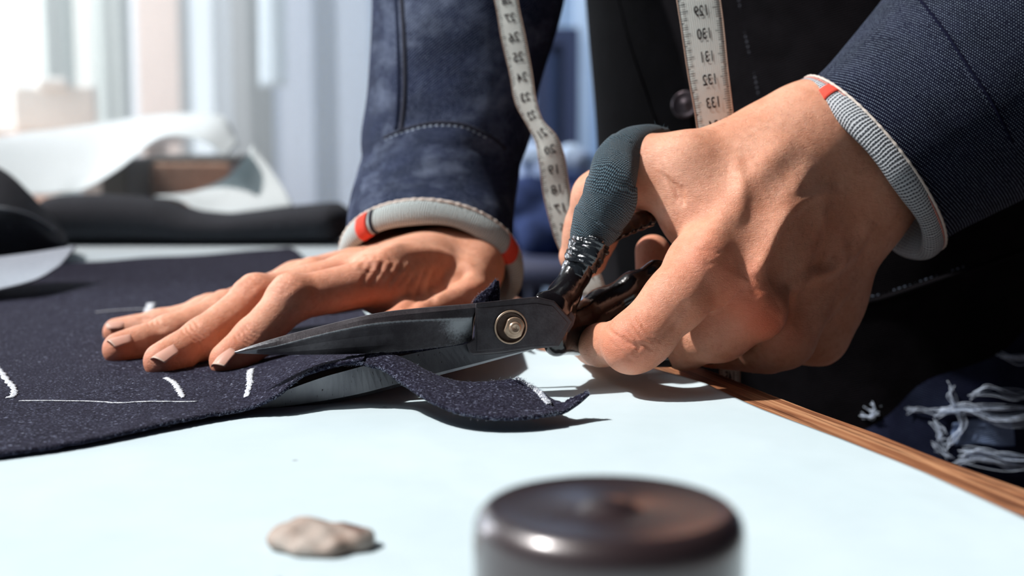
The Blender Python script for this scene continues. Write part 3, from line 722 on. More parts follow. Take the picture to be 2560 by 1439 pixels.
# columns from left to right; each column runs front edge -> cut line -> behind the shears -> back edge
TH = .0013
def sheetcol(front, mids, back): return [front]+mids+[back]
cols = []
def cz(px, py, z=.0016): return T(px, py, z)
back_row = {-420: 668, 0: 662, 200: 655, 480: 640, 730: 622, 790: 655}
colsdef = [  # (front px,py,z), (second px,py,z) , (third), (4th), (back)
 [(-900, 1260, .0016), (-800, 1040, .0016), (-700, 900, .0016), (-600, 800, .0016), (-500, 725, .0016), (-420, 668, .0016)],
 [(-330, 1185, .0016), (-310, 1010, .0016), (-280, 890, .0016), (-250, 790, .0016), (-220, 715, .0016), (-190, 666, .0016)],
 [(0, 1140, .0020), (0, 980, .0016), (0, 880, .0016), (0, 790, .0016), (0, 715, .0016), (0, 662, .0016)],
 [(200, 1107, .0026), (190, 970, .0017), (180, 880, .0016), (170, 790, .0016), (160, 715, .0016), (160, 658, .0016)],
 [(400, 1066, .0028), (370, 960, .0022), (340, 880, .0016), (310, 790, .0016), (300, 715, .0016), (300, 650, .0016)],
 [(520, 1043, .0028), (500, 955, .0034), (480, 880, .0016), (440, 790, .0016), (420, 710, .0016), (420, 643, .0016)],
 [(610, 1026, .0034), (610, 948, .0062), (600, 880, .0018), (560, 790, .0016), (530, 700, .0016), (520, 636, .0016)],
 [(690, 990, .0085), (700, 930, .0115), (700, 870, .0030), (680, 790, .0016), (640, 700, .0016), (610, 630, .0016)],
 [(760, 937, .0150), (790, 905, .0165), (800, 860, .0080), (780, 785, .0016), (720, 700, .0016), (680, 624, .0016)],
 [(850, 914, .0178), (868, 899, .0190), (880, 850, .0100), (860, 780, .0016), (800, 700, .0016), (730, 621, .0016)],
 [(900, 912, .0184), (915, 891, .0200), (930, 845, .0110), (910, 780, .0016), (840, 705, .0016), (765, 650, .0016)],
]
rows = [[T(*q) for q in c] for c in colsdef]
A = np.array(rows).transpose(1, 0, 2)
A_ = cr(A.transpose(1, 0, 2), 150)             # along x
G = np.stack([cr(A_[i], 110) for i in range(A_.shape[0])])     # 150 x 110
# soft waviness of a lying cloth
for i in range(G.shape[0]):
    x, y = G[i, :, 0], G[i, :, 1]
    G[i, :, 2] += (.0003*np.sin(x*70+y*30)+.0002*np.sin(x*150-y*90)+.0002)
G[:, 0, 1] += rng.normal(0, .00022, G.shape[0]); G[:, 0, 2] += rng.normal(0, .0001, G.shape[0])
cloth = sheet('wool_cloth', G, M['wool'], thick=TH, label='dark navy speckled wool cloth with chalk marks, half cut by the shears', cat='cloth')
# strip already cut: hangs forward over the lower blade
lo = [T(850, 914, .0180), T(900, 912, .0186), T(955, 923, .0175), T(1000, 955, .0142), T(1075, 1003, .0098), T(1150, 1033, .0072), T(1230, 1046, .0060), T(1310, 1046, .0056), T(1375, 1037, .0058), T(1392, 1033, .0060)]
up = [T(868, 899, .0192), T(915, 891, .0202), T(965, 884, .0215), T(1020, 903, .0190), T(1080, 934, .0150), T(1140, 953, .0128), T(1200, 957, .0122), T(1250, 953, .0126), T(1285, 949, .0134), T(1292, 950, .0136)]
ml = [(a*.5+b*.5)+np.array([0, 0, .0006 if 1 < i < 7 else 0]) for i, (a, b) in enumerate(zip(lo, up))]
ml[-1] = T(1352, 984, .0092); ml[-2] = T(1332, 986, .0090)
Gs = patch([lo, ml, up], 22, 120)
n_, m_ = Gs.shape[:2]; Gs[:, :22, 2] += .0009*np.linspace(1, 0, 22)[None]**.5; Gs[:, :22, 1] -= .0006
Gs[0, :, 2] += rng.normal(0, .00014, m_); Gs[-1, :, 2] += rng.normal(0, .00012, m_); Gs[:, -1, 0] += rng.normal(0, .0003, n_)
sheet('cut_strip', Gs, M['wool'], cloth, thick=TH)
# its far corner: the end turns up to a point, pale raw edge
e0 = [T(1292, 950, .0112), T(1340, 975, .0082), T(1398, 1008, .0052)]
tail_lo = [T(1375, 1037, .0052), T(1410, 1030, .0058), T(1445, 1008, .0080), T(1473, 984, .0110)]
tail_up = [T(1340, 975, .0092), T(1400, 1007, .0070), T(1432, 995, .0086), T(1468, 981, .0113)]
Gt = patch([tail_lo, [(a+b)/2 for a, b in zip(tail_lo, tail_up)], tail_up], 10, 26); Gt[-1] += rng.normal(0, .00025, Gt[-1].shape)
sheet('turned_corner', Gt, M['wool'], cloth, thick=TH)
Gb = np.stack([cr(r_[-12:], 12) for r_ in Gs[4:]]); Gb = cr(Gb, 60); Gb[..., 2] += .0008; Gb[..., 0] += .0003
sheet('frayed_border', Gb+rng.normal(0, .00016, Gb.shape), M['chalk'], cloth, thick=.0007)
# part of the cloth beyond the cut, behind the upper blade, its corner standing up
f1 = [T(915, 880, .0100), T(1000, 850, .011), T(1080, 835, .012), T(1150, 820, .013), T(1215, 800, .014), T(1246, 790, .016)]
f0 = [T(915, 891, .0200), T(1000, 880, .0185), T(1080, 872, .0185), T(1150, 860, .0190), T(1200, 840, .0200), T(1238, 820, .0200)]
f2 = [T(900, 800, .004), T(990, 800, .004), T(1080, 790, .006), T(1150, 785, .010), T(1200, 770, .020), T(1246, 770, .024)]
sheet('far_cut_edge', patch([f0, f1, f2], 16, 50), M['wool'], cloth, thick=TH)
ft_ = [P(1176, 768, .612), P(1192, 742, .6125), P(1222, 718, .6135), P(1240, 699, .614)]
fb_ = [P(1246, 778, .614), P(1247, 756, .6145), P(1247, 728, .615), P(1244, 701, .6142)]
Gf = patch([ft_, [(a+b)/2+np.array([0, -.0012, 0]) for a, b in zip(ft_, fb_)], fb_], 12, 30)
sheet('standing_corner', Gf, M['wool'], cloth, thick=TH)
# loose pale fibres along the raw edges
def fibres(name, lines, per, ln, r, parent, m):
    parts = []
    for L, n in zip(lines, per):
        L = np.asarray(L)
        for _ in range(n):
            i = rng.integers(0, len(L)); p = L[i] + rng.normal(0, .0004, 3); d = rng.normal(0, 1, 3); d[2] = abs(d[2])*.6; d /= np.linalg.norm(d); l = ln*rng.uniform(.4, 1.3)
            b = rng.normal(0, .35, 3)*l; q = np.array([p, p+d*l*.5+b*.3, p+d*l+b*.5])
            t_ = q[1]-q[0]; a = np.cross(t_, (0.3, .2, 1)); a /= np.linalg.norm(a)+1e-9; c = np.cross(t_, a); c /= np.linalg.norm(c)+1e-9
            v = [];
            for k, rr in enumerate((r, r*.9, r*.4)):
                for j in range(3):
                    an = j*2.094; v.append(q[k]+rr*(a*math.cos(an)+c*math.sin(an)))
            parts.append((np.array(v), [(3*k+j, 3*k+(j+1) % 3, 3*k+3+(j+1) % 3, 3*k+3+j) for k in range(2) for j in range(3)]))
    o = mesh(name, *join(parts), m, parent, kind='stuff'); return o
fibres('loose_fibres', [Gs[0], Gs[-1], G[60:, 0], Gt[-1], Gb[:, :].reshape(-1, 3), Gf[0], Gf[-1], Gt[:, -1], Gt[0]], [700, 260, 420, 160, 900, 170, 130, 60, 120], .0008, .00004, cloth, M['wool_edge'])
# chalk marks
def chalk(pts, wd, z=.0030, name='chalk_mark'):
    q = cr(np.array([T(x, y, z) for x, y in pts]), 60)
    d = np.gradient(q, axis=0)[:, :2]; d /= np.linalg.norm(d, axis=1)[:, None]; nrm = np.stack([-d[:, 1], d[:, 0], np.zeros(len(q))], 1)
    w_ = wd*(1+.25*np.sin(np.arange(60)*1.3)+rng.normal(0, .18, 60)); w_[0] *= .4; w_[-1] *= .4
    # follow the cloth
    pts2 = G.reshape(-1, 3)
    rows_ = []
    for k in (-1, -.3, .3, 1):
        r_ = q + nrm*(w_[:, None]*.5*k); dz = np.array([pts2[np.argmin(((pts2[:, :2]-v[:2])**2).sum(1)), 2] for v in r_]); r_[:, 2] = dz + TH*.5 + .0002*(1-k*k) + .00012
        rows_.append(r_)
    sheet(name, np.stack(rows_), M['chalk'], cloth, thick=.0003)
chalk([(47, 1000), (150, 1000), (240, 1001), (300, 1008), (380, 1008), (495, 1010)], .0010)
chalk([(-10, 912), (12, 940), (34, 968), (34, 985), (20, 992)], .0026)
chalk([(415, 948), (435, 960), (447, 980), (458, 1000)], .0026)
chalk([(628, 945), (625, 965), (625, 985), (616, 1010)], .0026)
chalk([(240, 782), (300, 776), (375, 770)], .0012, .0026); chalk([(380, 757), (374, 770), (370, 780)], .0045, .0026)

# ------------------------------------------------------------------ tailor's shears
sh = empty('tailor_shears', tuple(P(1275, 815, .60)), label='large blackened steel tailor shears with bandaged thumb bow, blades open on the cloth', cat='shears')
def SY(px): return .6 + .0355*(px-1275)/690          # depth of the shears' plane along its length (tip nearer)
def secloft(secs, m, name, parent, ns, attr=None):
    """secs: list of equally long cross-sections (closed loops)"""
    G_ = np.array(secs); n, k = G_.shape[:2]; F = gridfaces(n, k, True); F += [tuple(range(k))[::-1], tuple(range((n-1)*k, n*k))]
    return mesh(name, G_.reshape(-1, 3), F, m, parent, smooth=False)
# upper blade: top line, ridge line and cutting line in px; section = back top, front top, bevel, ridge, hollow, edge, back
top = [(585, 879), (620, 866), (660, 853), (700, 841), (760, 825), (820, 810), (890, 793), (960, 779), (1040, 770), (1120, 763), (1192, 757)]
bev = [(588, 880), (628, 869), (672, 858), (716, 848), (780, 832), (838, 817), (905, 800), (975, 790), (1050, 782), (1125, 775), (1192, 768)]
rdg = [(590, 881), (634, 874), (684, 866), (735, 853), (800, 836), (862, 822), (925, 810), (990, 803), (1060, 799), (1128, 796), (1180, 795)]
edg = [(590, 883), (632, 884.5), (684, 886), (735, 886.5), (800, 886), (862, 885), (925, 883), (990, 879), (1060, 872), (1128, 864), (1180, 852)]
N_ = 70
T_, B_, R_, E_ = (cr(np.array(q, float), N_) for q in (top, bev, rdg, edg))
secs = []; worn = []
for i in range(N_):
    tx = T_[i, 0]; y0 = SY(tx); k = min(1, i/14)
    th = .0050*k+.0006
    secs.append([P(*T_[i], y0+th*.35), P(T_[i, 0], T_[i, 1]+1.5*k, y0-th*.30), P(*B_[i], y0-th*.58), P(B_[i,0]*.3+R_[i,0]*.7, B_[i,1]*.3+R_[i,1]*.7, y0-th*.64), P(*R_[i], y0-th*.66), P(R_[i,0]*.88+E_[i,0]*.12, R_[i,1]*.88+E_[i,1]*.12, y0-th*.62), P((R_[i, 0]*.6+E_[i, 0]*.4), R_[i, 1]*.6+E_[i, 1]*.4, y0-th*.34), P((R_[i, 0]*.25+E_[i, 0]*.75), R_[i, 1]*.25+E_[i, 1]*.75, y0-th*.16), P(*E_[i], y0+th*.18), P(*E_[i], y0+th*.30), P(T_[i, 0]*.5+E_[i, 0]*.5, T_[i, 1]*.5+E_[i, 1]*.5, y0+th*.34)])
    u = i/(N_-1)
    tipw = 1.0 if u < .13 else 0
    endw = min(1, max(0, (u-.80)/.12)); mid = .35*min(1, max(0, (u-.2)*3))
    hi = .80*max(0, 1-u*1.5); worn += [hi, hi, hi*.9, .05, .80 if u > .12 else .6, max(endw*.86, tipw*.8, .05), max(endw*.86, tipw*.85, 0), max(endw*.55, tipw*.8, 0), .45, 0, 0]
ub = secloft(secs, M['steel'], 'upper_blade', sh, 9)
ub.data.attributes.new('worn', 'FLOAT', 'POINT').data.foreach_set('value', np.array(worn, np.float32))
# pivot block of the upper blade
blk = [(1189, 757), (1340, 741), (1386, 752), (1432, 803), (1396, 866), (1333, 869), (1240, 882), (1181, 886), (1172, 880), (1166, 858), (1186, 846)]
def plate(poly, y0, y1, name, m, bev_=.0007, fy=SY, parent=sh):
    n = len(poly); V = [P(x, y, fy(x)+y0) for x, y in poly]+[P(x, y, fy(x)+y1) for x, y in poly]
    F = [tuple(range(n))[::-1], tuple(range(n, 2*n))]+[(i, (i+1) % n, n+(i+1) % n, n+i) for i in range(n)]
    o = mesh(name, V, F, m, parent, smooth=False); bm_fix(o); mod_bev(o, bev_, 2); return o
def bm_fix(o):
    import bmesh
    b = bmesh.new(); b.from_mesh(o.data); bmesh.ops.recalc_face_normals(b, faces=b.faces); b.to_mesh(o.data); b.free()
bm_fix(ub)
plate(blk, -.0046, .0010, 'upper_joint', M['steel'], .0006)
sb = plate([(1193, 770), (1340, 757), (1382, 764), (1420, 806), (1388, 858), (1325, 862), (1238, 873), (1192, 877)], -.0050, -.0040, 'raised_panel', M['steel'], .0003)
# lower blade: pivots down to its tip on the table
lt = [(612, 1025), (700, 982), (800, 945), (870, 925), (940, 906), (1010, 888), (1090, 872), (1180, 858), (1260, 850), (1330, 852)]
lb = [(609, 1031), (700, 1021), (800, 1009), (900, 991), (1000, 965), (1100, 937), (1180, 916), (1260, 894), (1335, 873)]
Lt, Lb = cr(np.array(lt, float), 50), cr(np.array(lb, float), 50); secs = []
for i in range(50):
    y0 = SY(Lb[i, 0])+.0030; th = .0036*min(1, i/8)+.0005; a, b = Lt[i], Lb[i]
    secs.append([P(*a, y0+th*.5), P(*a, y0-th*.45), P(a[0]*.1+b[0]*.9, a[1]*.1+b[1]*.9, y0-th*.5), P(*b, y0-th*.1), P(*b, y0+th*.5)])
o = secloft(secs, M['ground_steel'], 'lower_blade', sh, 5); bm_fix(o)
# lift the blade's underside clear of the paper
zmin = min(v.co.z for v in o.data.vertices)+sh.location.z
# dark step between the blades
plate([(1172, 872), (1182, 888), (1260, 884), (1332, 872), (1398, 866), (1396, 858), (1200, 860)], .0010, .0022, 'lower_joint', M['steel'], .0003)
plate([(1330, 745), (1390, 735), (1440, 790), (1434, 812), (1398, 868), (1330, 868)], .0012, .0050, 'lower_joint', M['steel'], .0006)
# brass screw: washer and nut
def disc(prof, px, py, name, m, tilt=(0, 0), n=64, parent=sh, flats=None):
    c = P(px, py, SY(px)-.0053); ax = np.array([.295+tilt[0], -1, .03+tilt[1]]); ax /= np.linalg.norm(ax); a = np.cross(ax, (0, 0, 1.0)); a /= np.linalg.norm(a); b = np.cross(a, ax)
    V = []
    for r, z in prof:
        for k in range(n):
            an = 2*math.pi*k/n; rr = r*.001; x_, y_ = math.cos(an)*rr, math.sin(an)*rr
            if flats: x_ = min(max(x_, -flats*.001), flats*.001)
            V.append(c+a*(x_*math.cos(.35)-y_*math.sin(.35))+b*(x_*math.sin(.35)+y_*math.cos(.35))+ax*z*.001)
    o = mesh(name, V, [f[::-1] for f in gridfaces(len(prof), n, True)], m, parent); bm_fix(o); mod_bev(o, .00015, 2); return o
wsh = disc([(7.1, 0), (7.15, .5), (6.95, .9), (6.6, 1.0), (6.25, .95), (6.1, .70), (5.6, .62), (0.01, .62)], 1276, 817, 'washer', M['dark_brass'])
disc([(7.2, .3), (7.25, .7), (7.0, 1.02), (6.65, 1.08), (6.45, .98), (6.5, .5)], 1276, 817, 'washer_rim', M['brass'])
disc([(4.6, .6), (4.6, 1.9), (4.4, 2.3), (3.4, 2.5), (2.7, 2.5), (2.55, 3.1), (2.1, 3.5), (1.5, 3.55), (1.2, 3.35), (.55, 3.3), (.45, 3.0), (.01, 3.0)], 1283, 818, 'nut', M['brass'], flats=3.9)
# handles
def fieldobj(name, lo, hi, hh, build, m, parent, uvf=None, it=2):
    f = Field(lo, hi, hh); build(f); V, F = f.net(); V = smooth_mesh(V, F, it)
    return mesh(name, V, F, m, parent)
tb = [(1384, 768, .612, 46, 1.0), (1412, 735, .621, 38, 1), (1440, 685, .628, 35, 1), (1462, 640, .629, 36, 1), (1480, 598, .630, 38, 1)]
def bh(f):
    for a, b in zip(tb[:-1], tb[1:]): f.cone(P(a[0], a[1], a[2]), P(b[0], b[1], b[2]), a[3]*sc(.63)*1.0, b[3]*sc(.63), .003)
    f.cone(P(1352, 756, .608), P(1412, 792, .621), .0042, .0052, .004)
    ring_ = cr([P(*q) for q in ((1474, 606, .630), (1490, 520, .631), (1520, 430, .634), (1582, 366, .651), (1640, 350, .664), (1702, 400, .685), (1700, 490, .685), (1655, 528, .672), (1600, 552, .655), (1545, 575, .640), (1490, 605, .632))], 26)
    for a, b in zip(ring_[:-1], ring_[1:]): f.cone(a, b, .0040, .0040, .002)
fieldobj('upper_handle', (.010, .585, .008), (.098, .705, .135), .0009, bh, M['lacquer'], sh)
def bl(f):
    q = [P(1392, 838, .612), P(1440, 818, .630), P(1500, 772, .642), P(1580, 722, .645), P(1640, 690, .650), P(1720, 690, .660)]
    for i in range(len(q)-1): f.cone(q[i], q[i+1], (.0060, .0078, .0070, .0058, .0052)[i], (.0078, .0070, .0058, .0052, .005)[i], .004, sq=((0, 0, 1), 1.25))
    f.cone(P(1388, 862, .612), P(1420, 800, .626), .0035, .0045, .003); f.cone(P(1392, 862, .612), P(1440, 856, .630), .004, .005, .004)
    q = cr([P(1440, 850, .630), P(1540, 880, .642), P(1640, 888, .640), P(1720, 885, .642), P(1800, 878, .650), P(1900, 850, .663), P(1930, 790, .673), P(1880, 730, .678), P(1800, 695, .672), P(1710, 690, .660)], 30)
    for a, b in zip(q[:-1], q[1:]): f.cone(a, b, .0046, .0046, .003)
fieldobj('lower_handle', (.006, .585, .0025), (.140, .70, .080), .0009, bl, M['lacquer'], sh)
# clear glossy film wound round the handle under the bandage
fm_ = [P(1415, 728, .621), P(1440, 684, .628), P(1462, 640, .629), P(1484, 590, .630)]
Vt, Ft = tube(cr(fm_, 26), np.interp(np.arange(26), [0, 8, 16, 20, 25], np.array([.2, .3, 41, 44, 42])*sc(.63)), 28)
def film(name, a, b, r0, r1, flap, m=M['film']):
    q = np.linspace(np.array(a), np.array(b), 20); r = np.linspace(r0, r1, 20)*sc(.63)
    th = np.linspace(0, 2*math.pi*1.12, 56); d = (q[-1]-q[0]); d /= np.linalg.norm(d); a1 = np.cross(d, (0, 1, 0.0)); a1 /= np.linalg.norm(a1); b1 = np.cross(d, a1); G_ = []
    for i in range(20):
        rr = r[i]*(1+.035*np.sin(th*5+i*.6)+.02*np.sin(i*1.7+th*2)) + np.clip(th-2*math.pi, 0, 1)*flap
        G_.append(q[i]+rr[:, None]*(np.cos(th+1.2)[:, None]*a1+np.sin(th+1.2)[:, None]*b1)+d*(.0006*np.sin(th*3)[:, None]))
    return sheet(name, np.array(G_), m, sh, thick=.0003)
film('tape_wrap', P(1436, 690, .628), P(1482, 596, .630), 37, 46, .003); film('tape_wrap', P(1450, 664, .628), P(1476, 606, .630), 43, 52, .006)
# knitted bandage wound over the bow, several overlapping turns
bp = [(1466, 625, .629, 40), (1478, 590, .630, 52), (1500, 545, .631, 64), (1522, 498, .631, 66), (1530, 450, .632, 60), (1545, 402, .642, 54), (1575, 366, .650, 46), (1620, 342, .660, 30), (1668, 334, .668, 12)]
bq = cr([P(a, b, c) for a, b, c, _ in bp], 110); brr = cr([[d*sc(c)] for _, _, c, d in bp], 110)[:, 0]
tg = np.gradient(bq, axis=0); tg /= np.linalg.norm(tg, axis=1)[:, None]; G_ = []
for i in range(110):
    th = np.linspace(0, 2*math.pi, 73)
    a1 = np.cross(tg[i], (0, 1, 0)); a1 /= np.linalg.norm(a1); b1 = np.cross(tg[i], a1)
    # overlapping turns: a saw-tooth step winding round, soft lumps, thicker at the free edge
    s_ = i/109*4.2 + th/(2*math.pi)*.35*np.sin(th) ; saw = (s_ % 1)
    k = 1 + .085*(saw**.5 - .6) + .02*np.sin(th*3+i*.12) + .012*np.sin(th*7+i*.31)
    G_.append(bq[i]+(brr[i]*k)[:, None]*(np.cos(th)[:, None]*a1*1.0+np.sin(th)[:, None]*b1*.80))
G_ = np.array(G_)
bw = sheet('bandage', G_, M['gauze'], sh)
mod_solid(bw, .0008)
fibres('frayed_threads', [G_[100:, ::3].reshape(-1, 3), G_[20:100, 52:60].reshape(-1, 3), G_[0:3].reshape(-1, 3)], [70, 80, 80], .0018, .00006, sh, plain('blue_thread', (.10, .17, .22), .9))

# ------------------------------------------------------------------ denim jacket and jeans (children of the person)
def ringpx(cx, cy, y, hw, hd, tilt=0.0, vz=0.0, vy=-1.0, dx=0.0):
    """ring centred on a pixel at depth y: half width hw px along the picture, half depth hd px away from the viewer"""
    s_ = sc(y); c = P(cx, cy, y); U = np.array([math.cos(tilt), 0, -math.sin(tilt)])*hw*s_; V = np.array([dx, vy, vz])*hd*s_
    return (c, U, V)
def folds(seed, amp, nz=5, freq=(1, 4), kmax=6):
    r = np.random.default_rng(seed); w_ = [(r.integers(1, kmax), r.uniform(*freq)*2*math.pi, r.uniform(0, 6.28), r.uniform(.4, 1)) for _ in range(nz)]
    def f(th, s): 
        k = np.ones_like(th)
        for n, q, ph, a in w_: k += amp*a*np.sin(n*th+q*s+ph)/nz**.5
        return k
    return f
# trunk of the jacket: shade put into its near-black denim colour, open at hem and neck
def trunk_ring(x, y, z, hw, hd, a=-1.107):
    c, s_ = math.cos(a), math.sin(a); return ((x, y, z), (hw*c, hw*s_, 0), (hd*s_*-1*-1, -hd*c, 0))
a_ = math.radians(-62)
def tr(x, y, z, hw, hd): 
    u = np.array([math.cos(a_), math.sin(a_), 0.0]); v = np.array([-u[1], u[0], 0])*-1
    return (np.array([x, y, z]), u*hw, v*hd)
fj = folds(3, .022, 6, (.5, 3), 9)
jr = [tr(.215, .96, -.16, .178, .135), tr(.215, .96, -.08, .182, .140), tr(.21, .955, .0, .180, .140), tr(.21, .95, .10, .185, .142), tr(.205, .945, .20, .19, .140), tr(.20, .93, .32, .20, .135), tr(.195, .91, .43, .21, .115), tr(.19, .90, .50, .19, .085), tr(.19, .90, .545, .085, .070), tr(.19, .90, .575, .078, .066)]
def dj(th, s):
    k = fj(th, s); k += .012*np.sin(th*5+s*16)*np.exp(-((s-.55)/.3)**2); return k
G_ = loft(jr, 180, 160, dj)
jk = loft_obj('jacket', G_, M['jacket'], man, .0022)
def near_front(G_, px, py):
    """the nearest point of a lofted surface on the line of sight of a pixel"""
    q = proj(G_.reshape(-1, 3)); d = np.hypot(q[:, 0]-px, q[:, 1]-py); m = d < 18
    if not m.any(): m = d < 60
    if not m.any(): return P(px, py, .8)
    i = np.nonzero(m)[0]; i = i[q[i, 2] < q[i, 2].min()+.02]; w_ = 1/(d[i]**2+4); return P(px, py, float((G_.reshape(-1, 3)[i, 1]*w_).sum()/w_.sum()))
def seamline(G_, pts, r, m, parent, name='seam', n=60, dash=0, lift=.0008):
    q = np.array([near_front(G_, x, y) for x, y in cr(np.array(pts, float), n)]); q = smooth_line(q); q = smooth_line(q); vdir = CAM0-q; vdir /= np.linalg.norm(vdir, axis=1)[:, None]; q = q+vdir*lift
    if not dash: V, F = tube(q, r, 8); return mesh(name, V, F, m, parent)
    L = np.concatenate([[0], np.cumsum(np.linalg.norm(np.diff(q, axis=0), axis=1))]); parts = []; s_ = 0
    while s_ < L[-1]-dash:
        tt = np.linspace(s_, s_+dash*.68, 4); pp = np.stack([np.interp(tt, L, q[:, k]) for k in range(3)], 1); rr = np.array([.5, 1, 1, .5])*r
        parts.append(tube(pp, rr, 6)); s_ += dash
    return mesh(name, *join(parts), m, parent)
seamline(G_, [(1840, -40), (1862, 80), (1885, 180), (1905, 280)], .0006, M['grey_thread'], jk, 'stitching', dash=.0030)
seamline(G_, [(1540, -40), (1580, 120), (1640, 300), (1680, 420)], .0014, M['jacket'], jk, 'placket_edge')
seamline(G_, [(1700, -40), (1720, 150), (1730, 320)], .0012, M['jacket'], jk, 'placket_edge')
# metal shank button peeping out behind the hanging tape
bc = near_front(G_, 1728, 262); 
def button(c, r, m, parent, name='button', ax=(-.35, -.92, .15)):
    ax = np.array(ax, float); ax /= np.linalg.norm(ax); a = np.cross(ax, (0, 0, 1.0)); a /= np.linalg.norm(a); b = np.cross(a, ax)
    prof = [(.2, -.004), (.35, -.001), (.95, 0), (1.0, .0006), (.97, .0014), (.88, .0020), (.72, .0014), (.45, .0012), (.3, .0019), (.01, .0021)]; V = []
    for q, z in prof:
        for k in range(48): an = k*2*math.pi/48; V.append(c+ax*z+(a*math.cos(an)+b*math.sin(an))*r*q)
    o = mesh(name, V, gridfaces(len(prof), 48, True), m, parent); bm_fix(o); return o
M['dull_metal'] = plain('dull_metal', (.10, .08, .09), .35, .9)
button(bc+np.array([-.004, -.006, 0]), .0085, M['dull_metal'], jk)

# sleeve over the wrist of the hand pressed on the cloth
def fr1(th, s):
    k = folds(11, .028, 6, (1.0, 3.0), 5)(th, s)
    k += .05*np.exp(-((s-.34)/.05)**2)*np.sin(2*th+1.0) - .02*np.exp(-((s-.28)/.02)**2)
    return 1+(k-1)*min(1, s*5+.1)
s1 = [ringpx(1078, 650, .775, 212, 155, .06, .90, -.45), ringpx(1078, 597, .788, 207, 163, .05, .72, -.62), ringpx(1080, 508, .812, 200, 178, .04, .42, -.88), ringpx(1096, 410, .830, 195, 190, .03, .22, -.97), ringpx(1120, 300, .842, 202, 200, .0, .10, -1.0),
      ringpx(1145, 180, .852, 214, 200, 0, .05), ringpx(1165, 60, .862, 226, 205, 0, .05), ringpx(1178, -80, .875, 236, 210, 0, .1), ringpx(1196, -300, .90, 240, 220, 0, .2),
      ((-.012+.0, .945, .285), (.058, 0, .0), (0, -.052, .02)), ((.02, .98, .36), (.062, .0, -.02), (0, -.058, .02)), ((.065, 1.02, .46), (.066, .0, -.03), (0, -.066, .01))]
S1G = loft(s1, 160, 260, fr1)
sl1 = loft_obj('sleeve', S1G, M['sleeve_far'], man, .0018, label='faded navy sleeve with a pale turned cuff over the wrist of the flat hand')
def cuff(Gs_, m, parent, depth, rad, axis, wob=0.0, ph=0, inner=None):
    """rolled lining at the sleeve mouth: a band that swells out past the edge and turns back inside"""
    r0 = Gs_[0]; c = r0.mean(0); n = len(r0); prof = [(-.25, .25), (0, .85), (.35, 1.05), (.75, .95), (1.0, .55), (1.05, .0), (.9, -.5), (.3, -.95), (-.5, -1.25), (-1.1, -1.5)]
    pp = cr(np.array(prof), 40); out = (r0-c); out /= np.linalg.norm(out, axis=1)[:, None]; axis = np.array(axis, float); axis /= np.linalg.norm(axis); rows_ = []
    th = np.arange(n)*2*math.pi/n; k = 1+wob*np.sin(th*3+ph)+wob*.6*np.sin(th*7+ph*2)
    for d_, r_ in pp: rows_.append(r0 + axis*(d_*depth*k)[:, None] + out*(r_*rad)*k[:, None])
    return np.array(rows_)
def band_on(Gc, i0, i1, j0, j1, m, parent, name, lift=.0004, label=None):
    n = Gc.shape[1]; idx = [(j % n) for j in range(j0, j1+1)]; q = Gc[i0:i1+1][:, idx]; N_ = np.cross(np.gradient(q, axis=0), np.gradient(q, axis=1)); N_ /= np.linalg.norm(N_, axis=2)[..., None]+1e-12
    c = Gc.reshape(-1, 3).mean(0); sg = np.sign((N_*(q-c)).sum()); return sheet(name, q+N_*sg*lift, m, parent, thick=.0004, label=label)
def thindex(Gc, i, px, py):
    q = proj(Gc[i]); d = np.hypot(q[:, 0]-px, q[:, 1]-py) + q[:, 2]*40; return int(np.argmin(d))
def selv(Gs_, parent, r, axis, m, name='selvedge', off=.0):
    r0 = Gs_[2]; c = r0.mean(0); o_ = (r0-c); o_ /= np.linalg.norm(o_, axis=1)[:, None]; q = r0+o_*.0034+np.array(axis)*off; q = np.concatenate([q, q[:2]])
    n = len(q); rr = r*(1+.25*np.sin(np.arange(n)*2.6)); return mesh(name, *tube(cr(q, n*3), np.interp(np.linspace(0, n-1, n*3), np.arange(n), rr), 8, False), m, parent)
ax1 = np.array([-.10, -.48, -.85])*1.0
C1 = cuff(S1G, None, None, .0095, .0044, ax1, .07, 1)
c1 = loft_obj('cuff_lining', C1, M['lining_far'], sl1)
selv(S1G, sl1, .0011, (0, 0, 0), M['selvedge'])
j = thindex(C1, 10, 908, 560); band_on(C1, 2, 26, j-2, j+2, M['red'], sl1, 'red_band', label='red woven stripe')
j = thindex(C1, 10, 938, 560); band_on(C1, 3, 24, j, j+1, M['navy_thread'], sl1, 'dark_thread')
j = thindex(C1, 10, 1276, 625); band_on(C1, 2, 26, j-2, j+3, M['red'], sl1, 'red_band', label='red woven stripe')
seamline(S1G, [(1004, -30), (1012, 120), (1012, 240), (1003, 330)], .0016, M['navy_thread'], sl1, 'seam'); seamline(S1G, [(990, -30), (996, 120), (996, 240), (990, 322)], .0012, M['sleeve_far'], sl1, 'seam', lift=.0012)
seamline(S1G, [(960, 345), (1010, 325), (1080, 308), (1160, 312), (1230, 345), (1262, 372)], .0011, M['navy_thread'], sl1, 'seam'); seamline(S1G, [(962, 351), (1010, 331), (1080, 315), (1160, 319), (1228, 352)], .0006, M['pale_thread'], sl1, 'stitching', dash=.0035)

